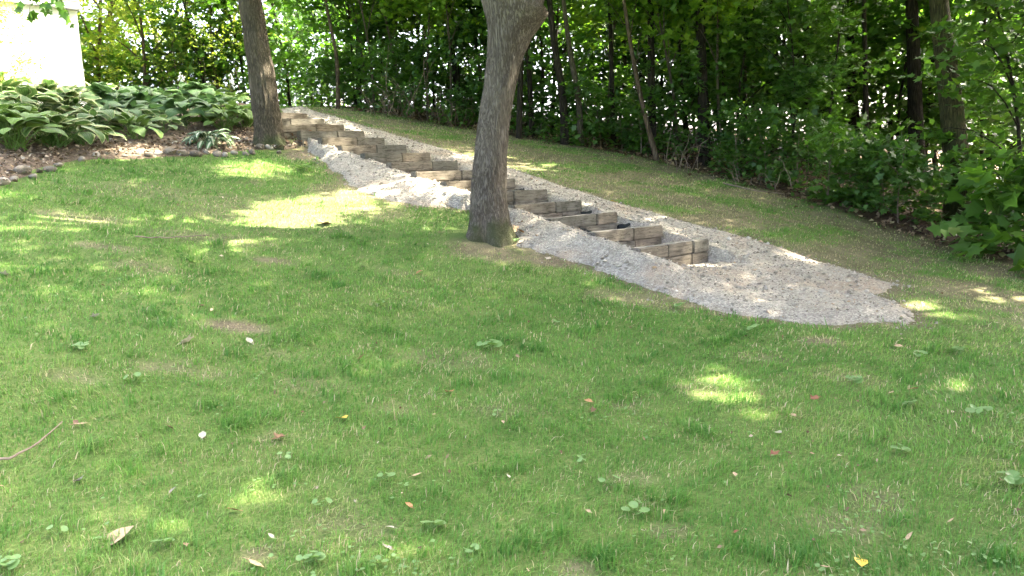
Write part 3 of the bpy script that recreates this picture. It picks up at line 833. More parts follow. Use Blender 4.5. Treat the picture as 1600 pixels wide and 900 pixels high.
def trunk_mesh(name, path, radii, mat, sides=16, flare=.0, bump=.05, seed=1, extra=(), seg=.18, maxseg=48):
    """path in local coordinates from the base up"""
    path = np.asarray(path, float); radii = np.asarray(radii, float)
    L = np.concatenate([[0], np.cumsum(np.linalg.norm(np.diff(path, axis=0), axis=1))])
    nseg = max(10, int(L[-1] / seg)); nseg = min(nseg, maxseg)
    uu = np.linspace(0, L[-1], nseg)
    # smooth the polyline
    fine = np.stack([np.interp(uu, L, path[:, k]) for k in range(3)], 1)
    for _ in range(3):
        fine[1:-1] = .25 * fine[:-2] + .5 * fine[1:-1] + .25 * fine[2:]
    rad = np.interp(uu, L, radii)
    rad = rad * (1 + flare * np.exp(-uu / .22))
    return [tube(fine, rad, sides, bump, seed)] + list(extra)

def bark_relief(tb, n_side, amp, seed):
    V_, F_, T_ = tb
    q0 = np.random.default_rng(seed); n_r = (len(V_) - 1) // n_side
    A = np.linspace(0, 2 * PI, n_side, endpoint=False)[None, :]; Zr = np.arange(n_r)[:, None] * .06
    rid = np.zeros((n_r, n_side))
    for f_, w_ in ((17, 1.0), (23, .9), (31, .7), (11, .6)):
        rid += w_ * np.sin(f_ * A + q0.uniform(0, 6) + 1.6 * np.sin(Zr * q0.uniform(2.0, 5.0) + q0.uniform(0, 6) + 3 * A) + .8 * np.sin(Zr * 9 + q0.uniform(0, 6) + 5 * A))
    rid = (np.abs(rid) - .9) * amp + q0.normal(0, amp * .25, rid.shape)
    P_ = V_[:-1].reshape(n_r, n_side, 3); c0 = P_.mean(1, keepdims=True)
    P_ = P_ + unit(P_ - c0) * rid[..., None]
    return np.concatenate([P_.reshape(-1, 3), V_[-1:]]), F_, T_

def root_flare(tb, amt, seed, h=.16):
    V_, F_, T_ = tb
    q0 = np.random.default_rng(seed); ph = q0.uniform(0, 6, 3)
    c0 = V_[V_[:, 2] < .12][:, :2].mean(0)
    dx = V_[:, 0] - c0[0]; dy = V_[:, 1] - c0[1]; a_ = np.arctan2(dy, dx)
    k = amt * np.exp(-np.maximum(V_[:, 2] + .05, 0) / h) * (.45 + .35 * np.sin(4 * a_ + ph[0]) + .25 * np.sin(7 * a_ + ph[1]) + .2 * np.sin(2 * a_ + ph[2]))
    V2 = V_.copy(); V2[:, 0] += dx * k; V2[:, 1] += dy * k
    return V2, F_, T_

def tubes_to_mesh(name, tubes, mat):
    V_, F_, T_ = join_tubes(tubes)
    return np_mesh(name, V_, [(F_, 0), (T_, 0)], [mat], True)

TALL = []
for k, (nc, ns, rad) in enumerate([(34, 1700, (3.6, 3.6, 4.2)), (30, 1500, (3.2, 3.4, 4.6)), (38, 1900, (4.0, 3.8, 4.0)), (28, 1400, (3.0, 3.0, 4.4))]):
    arr = crown_arrays(100 + k, (0, 0, 9.4), rad, nc, ns, .75, 7, .17, .6)
    TALL.append(dict(arr=arr, mesh={}, limbs=limbs_mesh('limbs', (0, 0, 5.2), arr[5], .07, M['bark_dark'], 5 + k, 12, 3.0), rad=rad))

def tall_crown(parent, kind, loc, rz, scale, mat='leaf_mid', limb_mat=None):
    """a crown shared between trees, thinned out for those whose shade would fall on a sunny patch"""
    tk = TALL[kind]
    b = tk['arr'][0]
    ca, sa = math.cos(rz), math.sin(rz)
    wpos = np.stack([b[:, 0] * ca - b[:, 1] * sa, b[:, 0] * sa + b[:, 1] * ca, b[:, 2]], 1) * scale + np.array(loc)
    bad = in_hole(wpos)
    if bad.sum() > 40:
        me = crown_mesh('crown', tk['arr'], M[mat], RHOMB, ~bad)
    else:
        if mat not in tk['mesh']: tk['mesh'][mat] = crown_mesh('crown', tk['arr'], M[mat], RHOMB)
        me = tk['mesh'][mat]
    link('crown', me, parent, rot=(0, 0, rz), scale=scale)
    link('limbs', tk['limbs'], parent, rot=(0, 0, rz), scale=scale)

def forest_tree(base_px, depth, width_px, top_px, bark, label, group=None, kind=0, scale=1.0, rz=0.0, leafmat='leaf_mid', base_py=None, name='forest_tree', mid=None, flare=.25, crown=True):
    """trunk placed where the photo shows it; top_px is its x at the upper edge of the photo"""
    if base_py is not None: B, depth = G(base_px, base_py)
    else:
        B = at(base_px, 250, depth); B[2] = ground(B[0], B[1])
    e = empty(name, B)
    rad = width_px * depth / FPX / 2
    T_ = at(top_px, 0, depth)
    pts = [np.zeros(3)]
    if mid is not None:
        for (mx_, my_) in mid:
            pts.append(at(mx_, my_, depth) - B)
    pts.append(T_ - B)
    dirv = (pts[-1] - pts[-2]); dirv = dirv / max(dirv[2], .3); dirv[:2] *= .3
    h = 9.0 * scale
    topp = pts[-1] + dirv * max(h - pts[-1][2], 1.0); topp[:2] = pts[-1][:2] + dirv[:2] * max(h - pts[-1][2], 1.0)
    pts.append(topp)
    pts = np.array(pts); pts[0][2] -= .12
    rr = np.linspace(1.0, .45, len(pts)) * rad
    me = tubes_to_mesh('trunk', trunk_mesh('trunk', pts, rr, M[bark], 14, flare, .06, int(rng.integers(1e6))), M[bark])
    link('trunk', me, e)
    if crown: tall_crown(e, kind, B, rz, scale, leafmat)
    tag(e, label, 'tree', group)
    return e, B

# the two lawn trees --------------------------------------------------------
def lawn_tree(B, depth, samples, bark, label, fork, seed, crown_c, crown_r, nspray, mat, name='shade_tree'):
    e = empty(name, B)
    pts = []; rr = []
    for (cx_, cy_, wpx) in samples:
        pts.append(at(cx_, cy_, depth) - B); rr.append(wpx * depth / FPX / 2)
    pts = np.array(pts); pts[0] = (pts[0][0], pts[0][1], -.15)
    ext = []
    top = pts[-1]
    for (dx, dy, dz, r_) in fork:
        u_ = np.linspace(0, 1, 9)[:, None]
        end = top + np.array([dx, dy, dz])
        c1 = top + np.array([dx * .25, dy * .25, dz * .5])
        start = top - np.array([0, 0, .25])
        path = (1 - u_) ** 2 * start + 2 * u_ * (1 - u_) * c1 + u_ ** 2 * end
        ext.append(tube(path, np.linspace(r_, r_ * .35, 9), 14, .05, seed + 7))
    tbs = trunk_mesh('trunk', pts, rr, M[bark], 110, .06, .035, seed, ext, .06, 120)
    tbs[0] = bark_relief(root_flare(tbs[0], .5, seed), 110, .0042, seed)
    me = tubes_to_mesh('trunk', tbs, M[bark])
    link('trunk', me, e)
    arr = crown_arrays(seed, crown_c, crown_r, 46, nspray, .85, 7, .17, .6, .45)
    bad = in_hole(arr[0] + B)
    link('crown', crown_mesh('crown', arr, M[mat], RHOMB, ~bad), e)
    link('limbs', limbs_mesh('limbs', top + np.array([0, 0, .6]), arr[5], .075, M[bark], seed + 3, 16, 2.0), e)
    tag(e, label, 'tree')
    return e

d1 = G(766, 372)[1]; d2 = G(421, 229)[1]
t1 = lawn_tree(TREE1, d1, [(766, 380, 66), (765, 350, 60), (764, 320, 57), (764, 280, 54), (767, 233, 50), (772, 187, 48), (780, 140, 49), (788, 93, 54), (796, 50, 70), (805, 10, 108)],
               'bark_grey', 'grey-barked forked tree leaning over the gravel beside the timber steps',
               [(-.7, .1, 1.5, .24), (1.15, .2, 1.1, .21)], 41, (0.4, 0.2, 8.2), (5.4, 5.0, 3.4), 3000, 'leaf_mid')
t2 = lawn_tree(TREE2, d2, [(421, 236, 46), (420, 210, 43), (417, 180, 42), (411, 133, 41), (403, 80, 37), (396, 33, 36), (390, 0, 36), (384, -40, 35)],
               'bark_brown', 'straight brown-barked tree at the end of the hosta bed by the top steps',
               [(-.8, .1, 3.0, .17), (.6, -.4, 3.2, .15)], 43, (-.3, 0, 8.0), (4.6, 4.4, 3.4), 2300, 'leaf_mid')

# the wood ------------------------------------------------------------------
WG = 'trees of the wood'
forest_tree(1500, 0, 46, 1466, 'bark_olive', 'mossy olive-green tree trunk standing at the edge of the dark wood', WG, 2, 1.1, .3, base_py=349, mid=[(1497, 280), (1484, 140)], flare=.3)
forest_tree(1436, 17.5, 25, 1424, 'bark_dark', 'thick black trunk just behind the mossy olive-green tree', WG, 0, 1.05, 1.2)
VIS = [(908, None, 228, 11, 880, 'bark_brown', 'brown curving trunk with its foot bare at the grass, just past the forked tree', [(904, 150), (890, 80)]),
       (884, 16.5, None, 14, 858, 'bark_dark', 'black leaning trunk paired with the brown curving trunk', [(880, 150), (866, 70)]),
       (1029, None, 251, 9, 974, 'bark_tan', 'thin tan sapling trunk leaning away uphill above the middle of the flight', [(1010, 190), (992, 110)]),
       (1020, 16.5, None, 13, 1016, 'bark_dark', 'ivy-dark trunk just behind the thin tan leaning trunk', None),
       (1101, 16.0, None, 19, 1094, 'bark_dark', 'broad black trunk rising above the lowest timber steps', None),
       (960, 17.0, None, 8, 952, 'bark_dark', 'slim black trunk between the brown curving trunk and the tan leaning one', None),
       (979, 19.0, None, 8, 974, 'bark_dark', 'slim dark trunk set back just beside the tan leaning one', None),
       (833, 17.0, None, 9, 822, 'bark_dark', 'slim dark trunk showing close beside the forked tree', None),
       (812, 16.5, None, 10, 816, 'bark_dark', 'dark trunk half covered by the forked tree', None),
       (534, 18.5, None, 7, 508, 'bark_tan', 'thin pale trunk leaning over the brush above the top steps', [(527, 90)]),
       (566, 20.0, None, 10, 560, 'bark_dark', 'dark trunk behind the brush above the upper steps', None),
       (722, 19.0, None, 9, 700, 'bark_dark', 'dark leaning trunk close on the uphill side of the forked tree', None),
       (655, 21.0, None, 8, 668, 'bark_dark', 'slim dark trunk deep in the brush between both lawn trees', None),
       (1165, 17.5, None, 7, 1163, 'bark_dark', 'slender upright trunk next to the broad black one', None),
       (1133, 18.5, None, 6, 1128, 'bark_dark', 'very thin stem between the broad black trunk and its slender neighbour', None),
       (1266, 18.0, None, 12, 1258, 'bark_dark', 'dark trunk in the deep wood above the gravel apron', None),
       (1286, 21.0, None, 10, 1278, 'bark_dark', 'dark trunk set back from the trunk above the gravel apron', None),
       (1334, 19.0, None, 14, 1328, 'bark_dark', 'dark trunk midway between the apron and the thick black trunk', None),
       (1355, 17.0, None, 9, 1350, 'bark_dark', 'slim dark trunk nearest the thick black trunk on its uphill side', None),
       (1392, 22.0, None, 10, 1390, 'bark_dark', 'thin far trunk seen beside the thick black trunk', None),
       (1548, 19.0, None, 12, 1552, 'bark_dark', 'dark trunk downhill of the mossy olive-green tree', None),
       (1585, 21.0, None, 10, 1583, 'bark_dark', 'dark trunk farthest downhill beyond the mossy olive-green tree', None),
       (1210, 21.5, None, 11, 1204, 'bark_dark', 'dark trunk deep in the wood above the lowest step', None),
       (770, 21.0, None, 9, 752, 'bark_dark', 'trunk in the wood directly behind the forked tree', None)]
for k, (px, dep, bpy_, wpx, tpx, bark, lab, mid_) in enumerate(VIS):
    forest_tree(px, dep, wpx, tpx, bark, lab, WG, k % 4, .95 + .06 * (k % 3), k * 1.7, base_py=bpy_, mid=mid_, flare=.12, crown=k in (0, 4, 9, 15))

# trees that stand outside the picture and shade the lawn
SHADE = [(8.6, 4.6, 1, 1.15), (9.8, 8.0, 0, 1.15), (11.5, 11.0, 2, 1.1), (9.4, 1.2, 2, 1.1), (12.6, 5.6, 3, 1.2), (12.8, 2.4, 1, 1.2), (11.0, -2.4, 0, 1.1), (13.6, 8.6, 1, 1.2),
         (14.5, 13.0, 2, 1.1), (16.5, 4.0, 2, 1.2), (16.5, 9.0, 0, 1.2), (8.8, -3.6, 3, 1.1), (15.0, -.6, 2, 1.2), (12.0, 16.5, 0, 1.05), (7.4, 2.6, 0, 1.1), (7.9, 6.5, 2, 1.1), (7.2, -.6, 1, 1.1), (10.6, 4.0, 2, 1.3)]
for k, (x, y, kd, sc) in enumerate(SHADE):
    B = np.array([x, y, float(ground(x, y))])
    e = empty('forest_tree', B)
    pts = np.array([(0, 0, -.1), (.05, .05, 3), (.1 * math.sin(k), .1, 6), (.2 * math.sin(k), .2, 10.5)])
    link('trunk', tubes_to_mesh('trunk', trunk_mesh('trunk', pts, np.array([.2, .17, .14, .06]), M['bark_brown'], 10, .25, .05, k + 50), M['bark_brown']), e)
    tall_crown(e, kd, B, k * 2.1, sc)
    tag(e, 'tall leafy tree of the wood standing beside the lawn, outside the picture', 'tree', 'shade trees beside the lawn')

# understory ---------------------------------------------------------------------
def sapling_arrays(seed, h, spread, nlayer, nspray, leaf, low=.25, droop=.2):
    """layered boughs around a thin stem"""
    r = np.random.default_rng(seed)
    cs, od, tips = [], [], []
    for k in range(nlayer):
        zc = h * (low + (1 - low) * (k + r.uniform(0, .8)) / nlayer)
        a_ = r.uniform(0, 2 * PI); rad = spread * (1 - .45 * (zc / h)) * r.uniform(.55, 1.1)
        tip = np.array([math.cos(a_) * rad, math.sin(a_) * rad, zc + .12 * h * r.uniform(-.3, .8)])
        tips.append((zc - .1 * h, tip))
        m_ = max(3, int(nspray / nlayer * r.uniform(.5, 1.5)))
        u_ = r.uniform(.25, 1.1, m_)[:, None]
        root = np.array([0, 0, zc - .08 * h])
        p = root + (tip - root) * u_ + r.normal(0, 1, (m_, 3)) * np.array([.22, .22, .10]) * spread * .75
        cs.append(p); od.append(np.tile(unit(tip - root), (m_, 1)))
    cs = np.concatenate(cs); od = np.concatenate(od)
    b, d, nn, sz = sprays(cs, od, r, 6, leaf, .42, droop, .4)
    return (b, d, nn, sz, r.uniform(0, 1, len(b))), tips

def sapling_proto(seed, h, spread, nlayer, nspray, leaf, mat, shape, stem_r, bark, low=.25, droop=.2):
    arr, tips = sapling_arrays(seed, h, spread, nlayer, nspray, leaf, low, droop)
    r = np.random.default_rng(seed + 1)
    u_ = np.linspace(0, 1, 9)
    path = np.stack([.10 * h * np.sin(u_ * 2 + r.uniform(0, 6)) * u_, .10 * h * np.sin(u_ * 2.4 + r.uniform(0, 6)) * u_, h * u_ - .05], 1)
    tb = [tube(path, np.linspace(stem_r, stem_r * .25, 9), 7, .05, seed)]
    for z0, tip in tips[::2]:
        k = np.interp(z0, path[:, 2], np.arange(9)); k = int(k); p0 = path[k]
        uu = np.linspace(0, 1, 5)[:, None]
        tb.append(tube(p0 * (1 - uu) + tip * uu + np.array([0, 0, .06 * h]) * np.sin(uu * PI), np.linspace(stem_r * .4, stem_r * .1, 5), 5, 0, seed))
    return crown_mesh('crown', arr, M[mat], shape), tubes_to_mesh('trunk', tb, M[bark])

SAP = {'mid': [sapling_proto(200, 5.2, 1.7, 18, 300, .15, 'leaf_mid', MAPLE, .04, 'bark_dark'),
               sapling_proto(210, 4.6, 1.5, 16, 260, .14, 'leaf_mid', MAPLE, .035, 'bark_dark', .15),
               sapling_proto(220, 6.4, 2.0, 20, 330, .16, 'leaf_mid', MAPLE, .05, 'bark_brown', .4)],
       'dark': [sapling_proto(230, 4.2, 1.6, 16, 270, .14, 'leaf_dark', MAPLE, .035, 'bark_dark', .1),
                sapling_proto(240, 5.6, 1.9, 18, 300, .15, 'leaf_dark', OVAL, .045, 'bark_dark', .2)],
       'bright': [sapling_proto(250, 6.2, 1.9, 16, 260, .17, 'leaf_bright', MAPLE, .045, 'bark_brown', .5)],
       'yellow': [sapling_proto(260, 5.0, 2.0, 24, 700, .11, 'leaf_yellow', OVAL, .06, 'bark_tan', .12),
                  sapling_proto(270, 4.2, 1.8, 22, 600, .10, 'leaf_yellow', OVAL, .05, 'bark_tan', .1)]}
SHR = {'mid': [sapling_proto(300, 1.2, .8, 10, 70, .10, 'leaf_mid', MAPLE, .012, 'twig', .05, .1), sapling_proto(310, .8, .7, 9, 60, .09, 'leaf_mid', OVAL, .01, 'twig', .02, .1)],
       'big': [sapling_proto(340, 1.5, 1.2, 12, 75, .20, 'leaf_mid', MAPLE * np.array([1.15, 1]), .014, 'twig', .1, .15)],
       'dark': [sapling_proto(320, 1.5, .95, 12, 90, .10, 'leaf_dark', OVAL, .014, 'twig', .03, .15), sapling_proto(330, 1.0, .9, 11, 85, .10, 'leaf_dark', MAPLE, .012, 'twig', .02, .1)]}

PLANTS = []     # (x, y, kind, scale, name)
def put(px, depth, typ, idx, sc, name, cat, where):
    B = at(px, 250, depth); B[2] = ground(B[0], B[1])
    PLANTS.append((px, depth, B, typ, idx, sc, name, cat, where))

r = np.random.default_rng(5)
FEx = np.array([p[0] for p in FE_PIX]); FEd = np.array([G(*p)[1] for p in FE_PIX])
def edge_depth(px): return float(np.interp(px, FEx, FEd))
# shrubs along the edge
for k in range(40):
    px = 445 + (1640 - 445) * (k + r.uniform(.1, .9)) / 40
    if 1440 < px < 1560: continue
    put(px, edge_depth(px) + r.uniform(.25, 1.3), ('mid', 'dark', 'mid', 'dark')[k % 4] if px < 1150 else ('dark', 'mid', 'dark')[k % 3], int(r.integers(2)), r.uniform(.65, 1.25), 'shrub', 'shrub', 'e')
for px, dd, sc in [(1625, .35, .8), (1380, .9, .7), (1655, 0, 1.1)]:
    put(px, edge_depth(px) + dd, 'big', 0, sc, 'shrub', 'shrub', 'g')
for k in range(22):
    px = 470 + (1040 - 470) * (k + r.uniform(.1, .9)) / 22
    put(px, edge_depth(px) + r.uniform(1.5, 5.0), ('dark', 'mid', 'dark')[k % 3], int(r.integers(2)), r.uniform(1.1, 1.8), 'shrub', 'shrub', 'e2')
# saplings at the edge and deeper in
for k in range(17):
    px = 900 + (1660 - 900) * (k + r.uniform(.1, .9)) / 17
    if 1395 < px < 1565 or abs(px - 1340) < 30 or abs(px - 1266) < 20 or abs(px - 1029) < 30 or abs(px - 1101) < 26 or abs(px - 905) < 26: continue
    put(px, edge_depth(px) + r.uniform(1.6, 4.2), ('mid', 'dark', 'mid')[k % 3], int(r.integers(2)), r.uniform(.75, 1.1), 'sapling', 'sapling', 'r')
for k in range(11):
    px = 925 + 22 * k
    put(px + r.uniform(-9, 9), edge_depth(px) + r.uniform(4.5, 10), ('mid', 'dark')[k % 2], int(r.integers(2)), r.uniform(1.0, 1.35), 'sapling', 'sapling', 'd')
for px in np.arange(90, 470, 26):
    put(px + r.uniform(-8, 8), r.uniform(18.5, 22), ('mid', 'dark')[int(px) % 2], int(r.integers(2)), r.uniform(1.3, 2.0), 'shrub', 'shrub', 'h')
for k in range(36):
    px = 1080 + (1700 - 1080) * (k + r.uniform(.1, .9)) / 36
    put(px, edge_depth(px) + r.uniform(5.5, 13), ('mid', 'dark', 'mid')[k % 3], int(r.integers(2)), r.uniform(1.0, 1.45), 'sapling', 'sapling', 'd')
for k in range(22):
    px = 440 + (900 - 440) * (k + r.uniform(.1, .9)) / 22
    put(px, edge_depth(px) + r.uniform(1.4, 4.5), ('mid', 'dark', 'mid')[k % 3], (2 if k % 3 == 0 else int(r.integers(2))) if k % 3 != 1 else int(r.integers(2)), r.uniform(.75, 1.05), 'sapling', 'sapling', 'u')
for px, dp, sc in [(590, .9, .66), (632, 1.3, .70), (672, 1.0, .68), (708, .8, .64), (1005, .9, .72), (950, 1.2, .76), (1060, 1.2, .76), (1130, 1.4, .8)]:
    put(px, edge_depth(px) + dp, 'bright', 0, sc, 'sapling', 'sapling', 'b')
for px, dp, idx, sc in [(165, 19.5, 0, 1.05), (235, 18.5, 1, .95), (300, 20.5, 0, 1.1), (120, 22, 0, 1.1), (355, 19.0, 1, .9), (265, 23, 0, 1.2), (10, 13.2, 1, .42), (200, 21, 1, 1.2)]:
    put(px, dp, 'yellow', idx, sc, 'sapling', 'sapling', 'y')
for px, dp, idx, sc in [(330, 18.5, 0, .9), (390, 19.5, 1, .9), (460, 20.5, 0, .95)]:
    put(px, dp, 'mid', idx, sc, 'sapling', 'sapling', 'y2')

WH = {'e': ('low leafy shrub on the grass edge of the wood', 'shrubs along the edge of the wood'),
      'e2': ('taller leafy shrub just inside the wood above the steps', 'shrubs inside the wood above the steps'),
      'g': ('broad-leaved low maple shrub around the mossy olive-green tree', 'broad-leaved shrubs by the mossy tree'),
      'h': ('big leafy shrub behind the hosta bed', 'shrubs behind the hosta bed'),
      'r': ('green sapling at the wood edge downhill of the forked tree', 'saplings along the edge of the wood'),
      'd': ('shaded sapling deep in the wood', 'saplings deep in the wood'),
      'u': ('green sapling behind the upper timber steps', 'saplings behind the upper steps'),
      'b': ('bright green maple sapling with sunlit leaves', 'bright maple saplings'),
      'y': ('yellow-green sunlit small tree behind the hosta bed', 'sunlit small trees behind the hostas'),
      'y2': ('green small tree behind the straight brown trunk', 'green small trees by the straight brown trunk')}
from collections import defaultdict
cnt = defaultdict(int)
PLANTS.sort(key=lambda q_: q_[0])
for (px, dep, B, typ, idx, sc, name, cat, wh) in PLANTS:
    lib = SHR if name == 'shrub' else SAP
    cm, tm = lib[typ][idx]
    e = empty(name, B)
    e.rotation_euler = (0, 0, float(r.uniform(0, 2 * PI)))
    e.scale = (sc, sc, sc * float(r.uniform(.9, 1.1)))
    link('crown', cm, e); link('trunk', tm, e)
    lab, gr = WH[wh]
    tag(e, f'{lab}, {ORD[cnt[wh]]} counting from the house', cat, gr)
    cnt[wh] += 1

# tangled dry brush above the upper steps
def brush(px, py, h, n, seed, label):
    B, dep = G(px, py)
    q_ = np.random.default_rng(seed)
    tb = []
    for k in range(n):
        a_ = q_.uniform(0, 2 * PI); l_ = h * q_.uniform(.5, 1.2)
        p0 = np.array([q_.normal(0, .25), q_.normal(0, .25), -.03])
        u_ = np.linspace(0, 1, 6)[:, None]
        end = p0 + np.array([math.cos(a_) * l_ * .6, math.sin(a_) * l_ * .6, l_ * q_.uniform(.5, 1)])
        path = p0 * (1 - u_) + end * u_ + np.array([0, 0, .25 * l_]) * np.sin(u_ * PI) + q_.normal(0, .03, (6, 3))
        tb.append(tube(path, np.linspace(.008, .003, 6), 4, 0, k))
    o = link('brush', tubes_to_mesh('brush', tb, M['twig']), loc=B)
    tag(o, label, 'brush', 'dry twiggy brush', 'stuff')
for k, (px, py, h, n, lab) in enumerate([(470, 160, 1.1, 40, 'tangled dry brown brush next to the straight brown trunk'), (535, 168, 1.0, 46, 'tangled dry brush at the foot of the thin pale trunk'),
                                        (620, 182, 1.0, 36, 'dry twigs above the middle steps, uphill of the forked tree'), (690, 195, .8, 26, 'dry twigs just uphill of the forked trunk'),
                                        (1075, 268, .8, 12, 'bare pale twigs at the foot of the broad black trunk'), (1190, 292, .5, 10, 'bare twigs on the litter above the lowest step')]):
    brush(px, py, h, n, 700 + k, lab)

# ------------------------------------------------------------------ hostas
def hosta_leaf_mesh(name, L, W, arch, petiole, mat, seed):
    r_ = np.random.default_rng(seed)
    nu, nv = 9, 7
    us = np.linspace(0, 1, nu); vs = np.linspace(-1, 1, nv)
    prof = np.sin(PI * np.clip(us, 0, 1) ** .72) ** .8
    prof[0] = .06; prof[-1] = .02
    # centre line: petiole rises outward, blade arches over
    V_ = []; E_ = []
    a0 = 1.05; p0 = np.array([math.cos(a0), 0, math.sin(a0)]) * petiole
    ang = a0 - .25; p = p0.copy(); cl = [p.copy()]; an = [ang]
    for k in range(1, nu):
        ang -= arch / (nu - 1)
        p = p + np.array([math.cos(ang), 0, math.sin(ang)]) * L / (nu - 1)
        cl.append(p.copy()); an.append(ang)
    ph = r_.uniform(0, 6)
    for k in range(nu):
        up_ = np.array([-math.sin(an[k]), 0, math.cos(an[k])])
        for v_ in vs:
            w_ = v_ * prof[k] * W / 2
            hgt_ = .30 * abs(w_) - .9 * w_ * w_ / W + .006 * math.sin(9 * us[k] + ph) * abs(v_) + .003 * math.cos(v_ * 9)
            V_.append(cl[k] + np.array([0, w_, 0]) + up_ * hgt_)
            E_.append(max(abs(v_), .0 if us[k] < .9 else (us[k] - .9) * 10))
    V_ = np.array(V_)
    i_, j_ = np.meshgrid(np.arange(nu - 1), np.arange(nv - 1), indexing='ij'); i_ = i_.ravel(); j_ = j_.ravel()
    Q = np.stack([i_ * nv + j_, (i_ + 1) * nv + j_, (i_ + 1) * nv + j_ + 1, i_ * nv + j_ + 1], 1)
    Vt, Ft, Tt = tube(np.array([[0, 0, -.02], p0 * .5, p0]), [.006, .005, .004], 4)
    o = len(V_)
    return np_mesh(name, np.concatenate([V_, Vt]), [(Q, 0), (Ft + o, 0), (Tt + o, 0)], [mat], True, vattr={'e': np.concatenate([E_, np.full(len(Vt), .3)])})

def hosta_mat(name, stops, transl=.28, rough=.5):
    mt, t, out = new_mat(name)
    tc = N(t, 'ShaderNodeTexCoord'); no = N(t, 'ShaderNodeTexNoise'); no.inputs['Scale'].default_value = 14
    t.links.new(tc.outputs['Object'], no.inputs[0])
    oi = N(t, 'ShaderNodeObjectInfo')
    e_ = math_(t, 'ADD', attr(t, 'e'), math_(t, 'MULTIPLY', math_(t, 'SUBTRACT', no.outputs[0], .5), .5))
    c = ramp(t, stops, e_).outputs[0]
    br = math_(t, 'ADD', .75, math_(t, 'MULTIPLY', oi.outputs['Random'], .55))
    cc = N(t, 'ShaderNodeCombineColor')
    for k in range(3): t.links.new(br, cc.inputs[k])
    c = mixc(t, c, cc.outputs[0], 1.0, 'MULTIPLY')
    p = N(t, 'ShaderNodeBsdfPrincipled'); p.inputs['Roughness'].default_value = rough; p.inputs['Specular IOR Level'].default_value = .4
    t.links.new(c, p.inputs['Base Color'])
    bp = N(t, 'ShaderNodeBump'); bp.inputs['Strength'].default_value = .5; bp.inputs['Distance'].default_value = .01
    t.links.new(math_(t, 'SINE', math_(t, 'MULTIPLY', attr(t, 'e'), 26.0)), bp.inputs['Height']); t.links.new(bp.outputs[0], p.inputs['Normal'])
    tr = N(t, 'ShaderNodeBsdfTranslucent'); t.links.new(c, tr.inputs[0])
    mx = N(t, 'ShaderNodeMixShader'); mx.inputs[0].default_value = transl
    t.links.new(p.outputs[0], mx.inputs[1]); t.links.new(tr.outputs[0], mx.inputs[2]); t.links.new(mx.outputs[0], out.inputs[0])
    return mt

HM = {'edge': hosta_mat('hosta_edged', [(0, (.08, .16, .035)), (.72, (.095, .18, .045)), (.86, (.30, .35, .14)), (1, (.42, .43, .23))]),
      'blue': hosta_mat('hosta_blue', [(0, (.06, .135, .04)), (.8, (.075, .155, .045)), (1, (.11, .19, .06))]),
      'lime': hosta_mat('hosta_lime', [(0, (.11, .20, .035)), (.8, (.12, .215, .04)), (1, (.16, .24, .06))]),
      'white': hosta_mat('hosta_white', [(0, (.55, .56, .42)), (.25, (.48, .52, .36)), (.45, (.08, .15, .06)), (1, (.06, .125, .05))])}
HL = {}
for k, (L, W, ar, pe) in {'edge': (.34, .22, 1.3, .40), 'blue': (.36, .235, 1.35, .42), 'lime': (.33, .20, 1.2, .40), 'white': (.26, .085, 1.6, .17)}.items():
    HL[k] = [hosta_leaf_mesh('leaf', L * f1, W * f1, ar * f2, pe, HM[k], 20 + q_) for q_, (f1, f2) in enumerate([(1.0, 1.0), (.85, .8), (1.1, 1.25)])]

HPOS = [(28, 240, 'lime', 1.05, 30), (88, 236, 'edge', .95, 26), (150, 214, 'edge', .9, 26), (212, 222, 'lime', .78, 22), (328, 232, 'white', 1.0, 56), (-30, 232, 'lime', 1.0, 26),
        (40, 196, 'edge', 1.05, 30), (105, 190, 'edge', 1.05, 30), (170, 186, 'blue', 1.0, 28), (235, 192, 'blue', .95, 28), (288, 200, 'blue', .95, 26), (352, 208, 'lime', .9, 30), (384, 203, 'lime', .85, 28), (255, 212, 'edge', .6, 18),
        (-20, 170, 'edge', 1.1, 28), (62, 160, 'edge', 1.1, 30), (125, 156, 'edge', 1.05, 28), (188, 160, 'blue', 1.05, 28), (246, 164, 'blue', 1.0, 28), (305, 172, 'blue', 1.0, 28), (362, 180, 'lime', .9, 26),
        (130, 232, 'edge', .7, 20), (60, 222, 'lime', .85, 24), (180, 206, 'edge', .8, 24), (235, 176, 'blue', .95, 24), (330, 190, 'blue', .9, 24), (75, 178, 'edge', 1.0, 26), (150, 172, 'edge', 1.0, 26), (10, 180, 'edge', 1.0, 26), (205, 204, 'blue', .85, 22), (10, 212, 'lime', .95, 26), (95, 142, 'edge', 1.05, 24), (30, 142, 'edge', 1.05, 24), (160, 142, 'lime', 1.0, 24), (222, 146, 'lime', 1.0, 24), (280, 152, 'blue', 1.0, 24)]
HNAME = {'edge': 'hosta with broad green leaves edged in cream', 'blue': 'hosta with broad dark blue-green leaves', 'lime': 'hosta with fresh light green leaves', 'white': 'small hosta with narrow white-centred leaves beside the edging stones'}
HPOS.sort(key=lambda q_: q_[0])
M['petal'] = simple_mat('petal', [(.3, (.6, .58, .62)), (.7, (.8, .79, .8))], 10, .6)
hc = defaultdict(int)
r = np.random.default_rng(77)
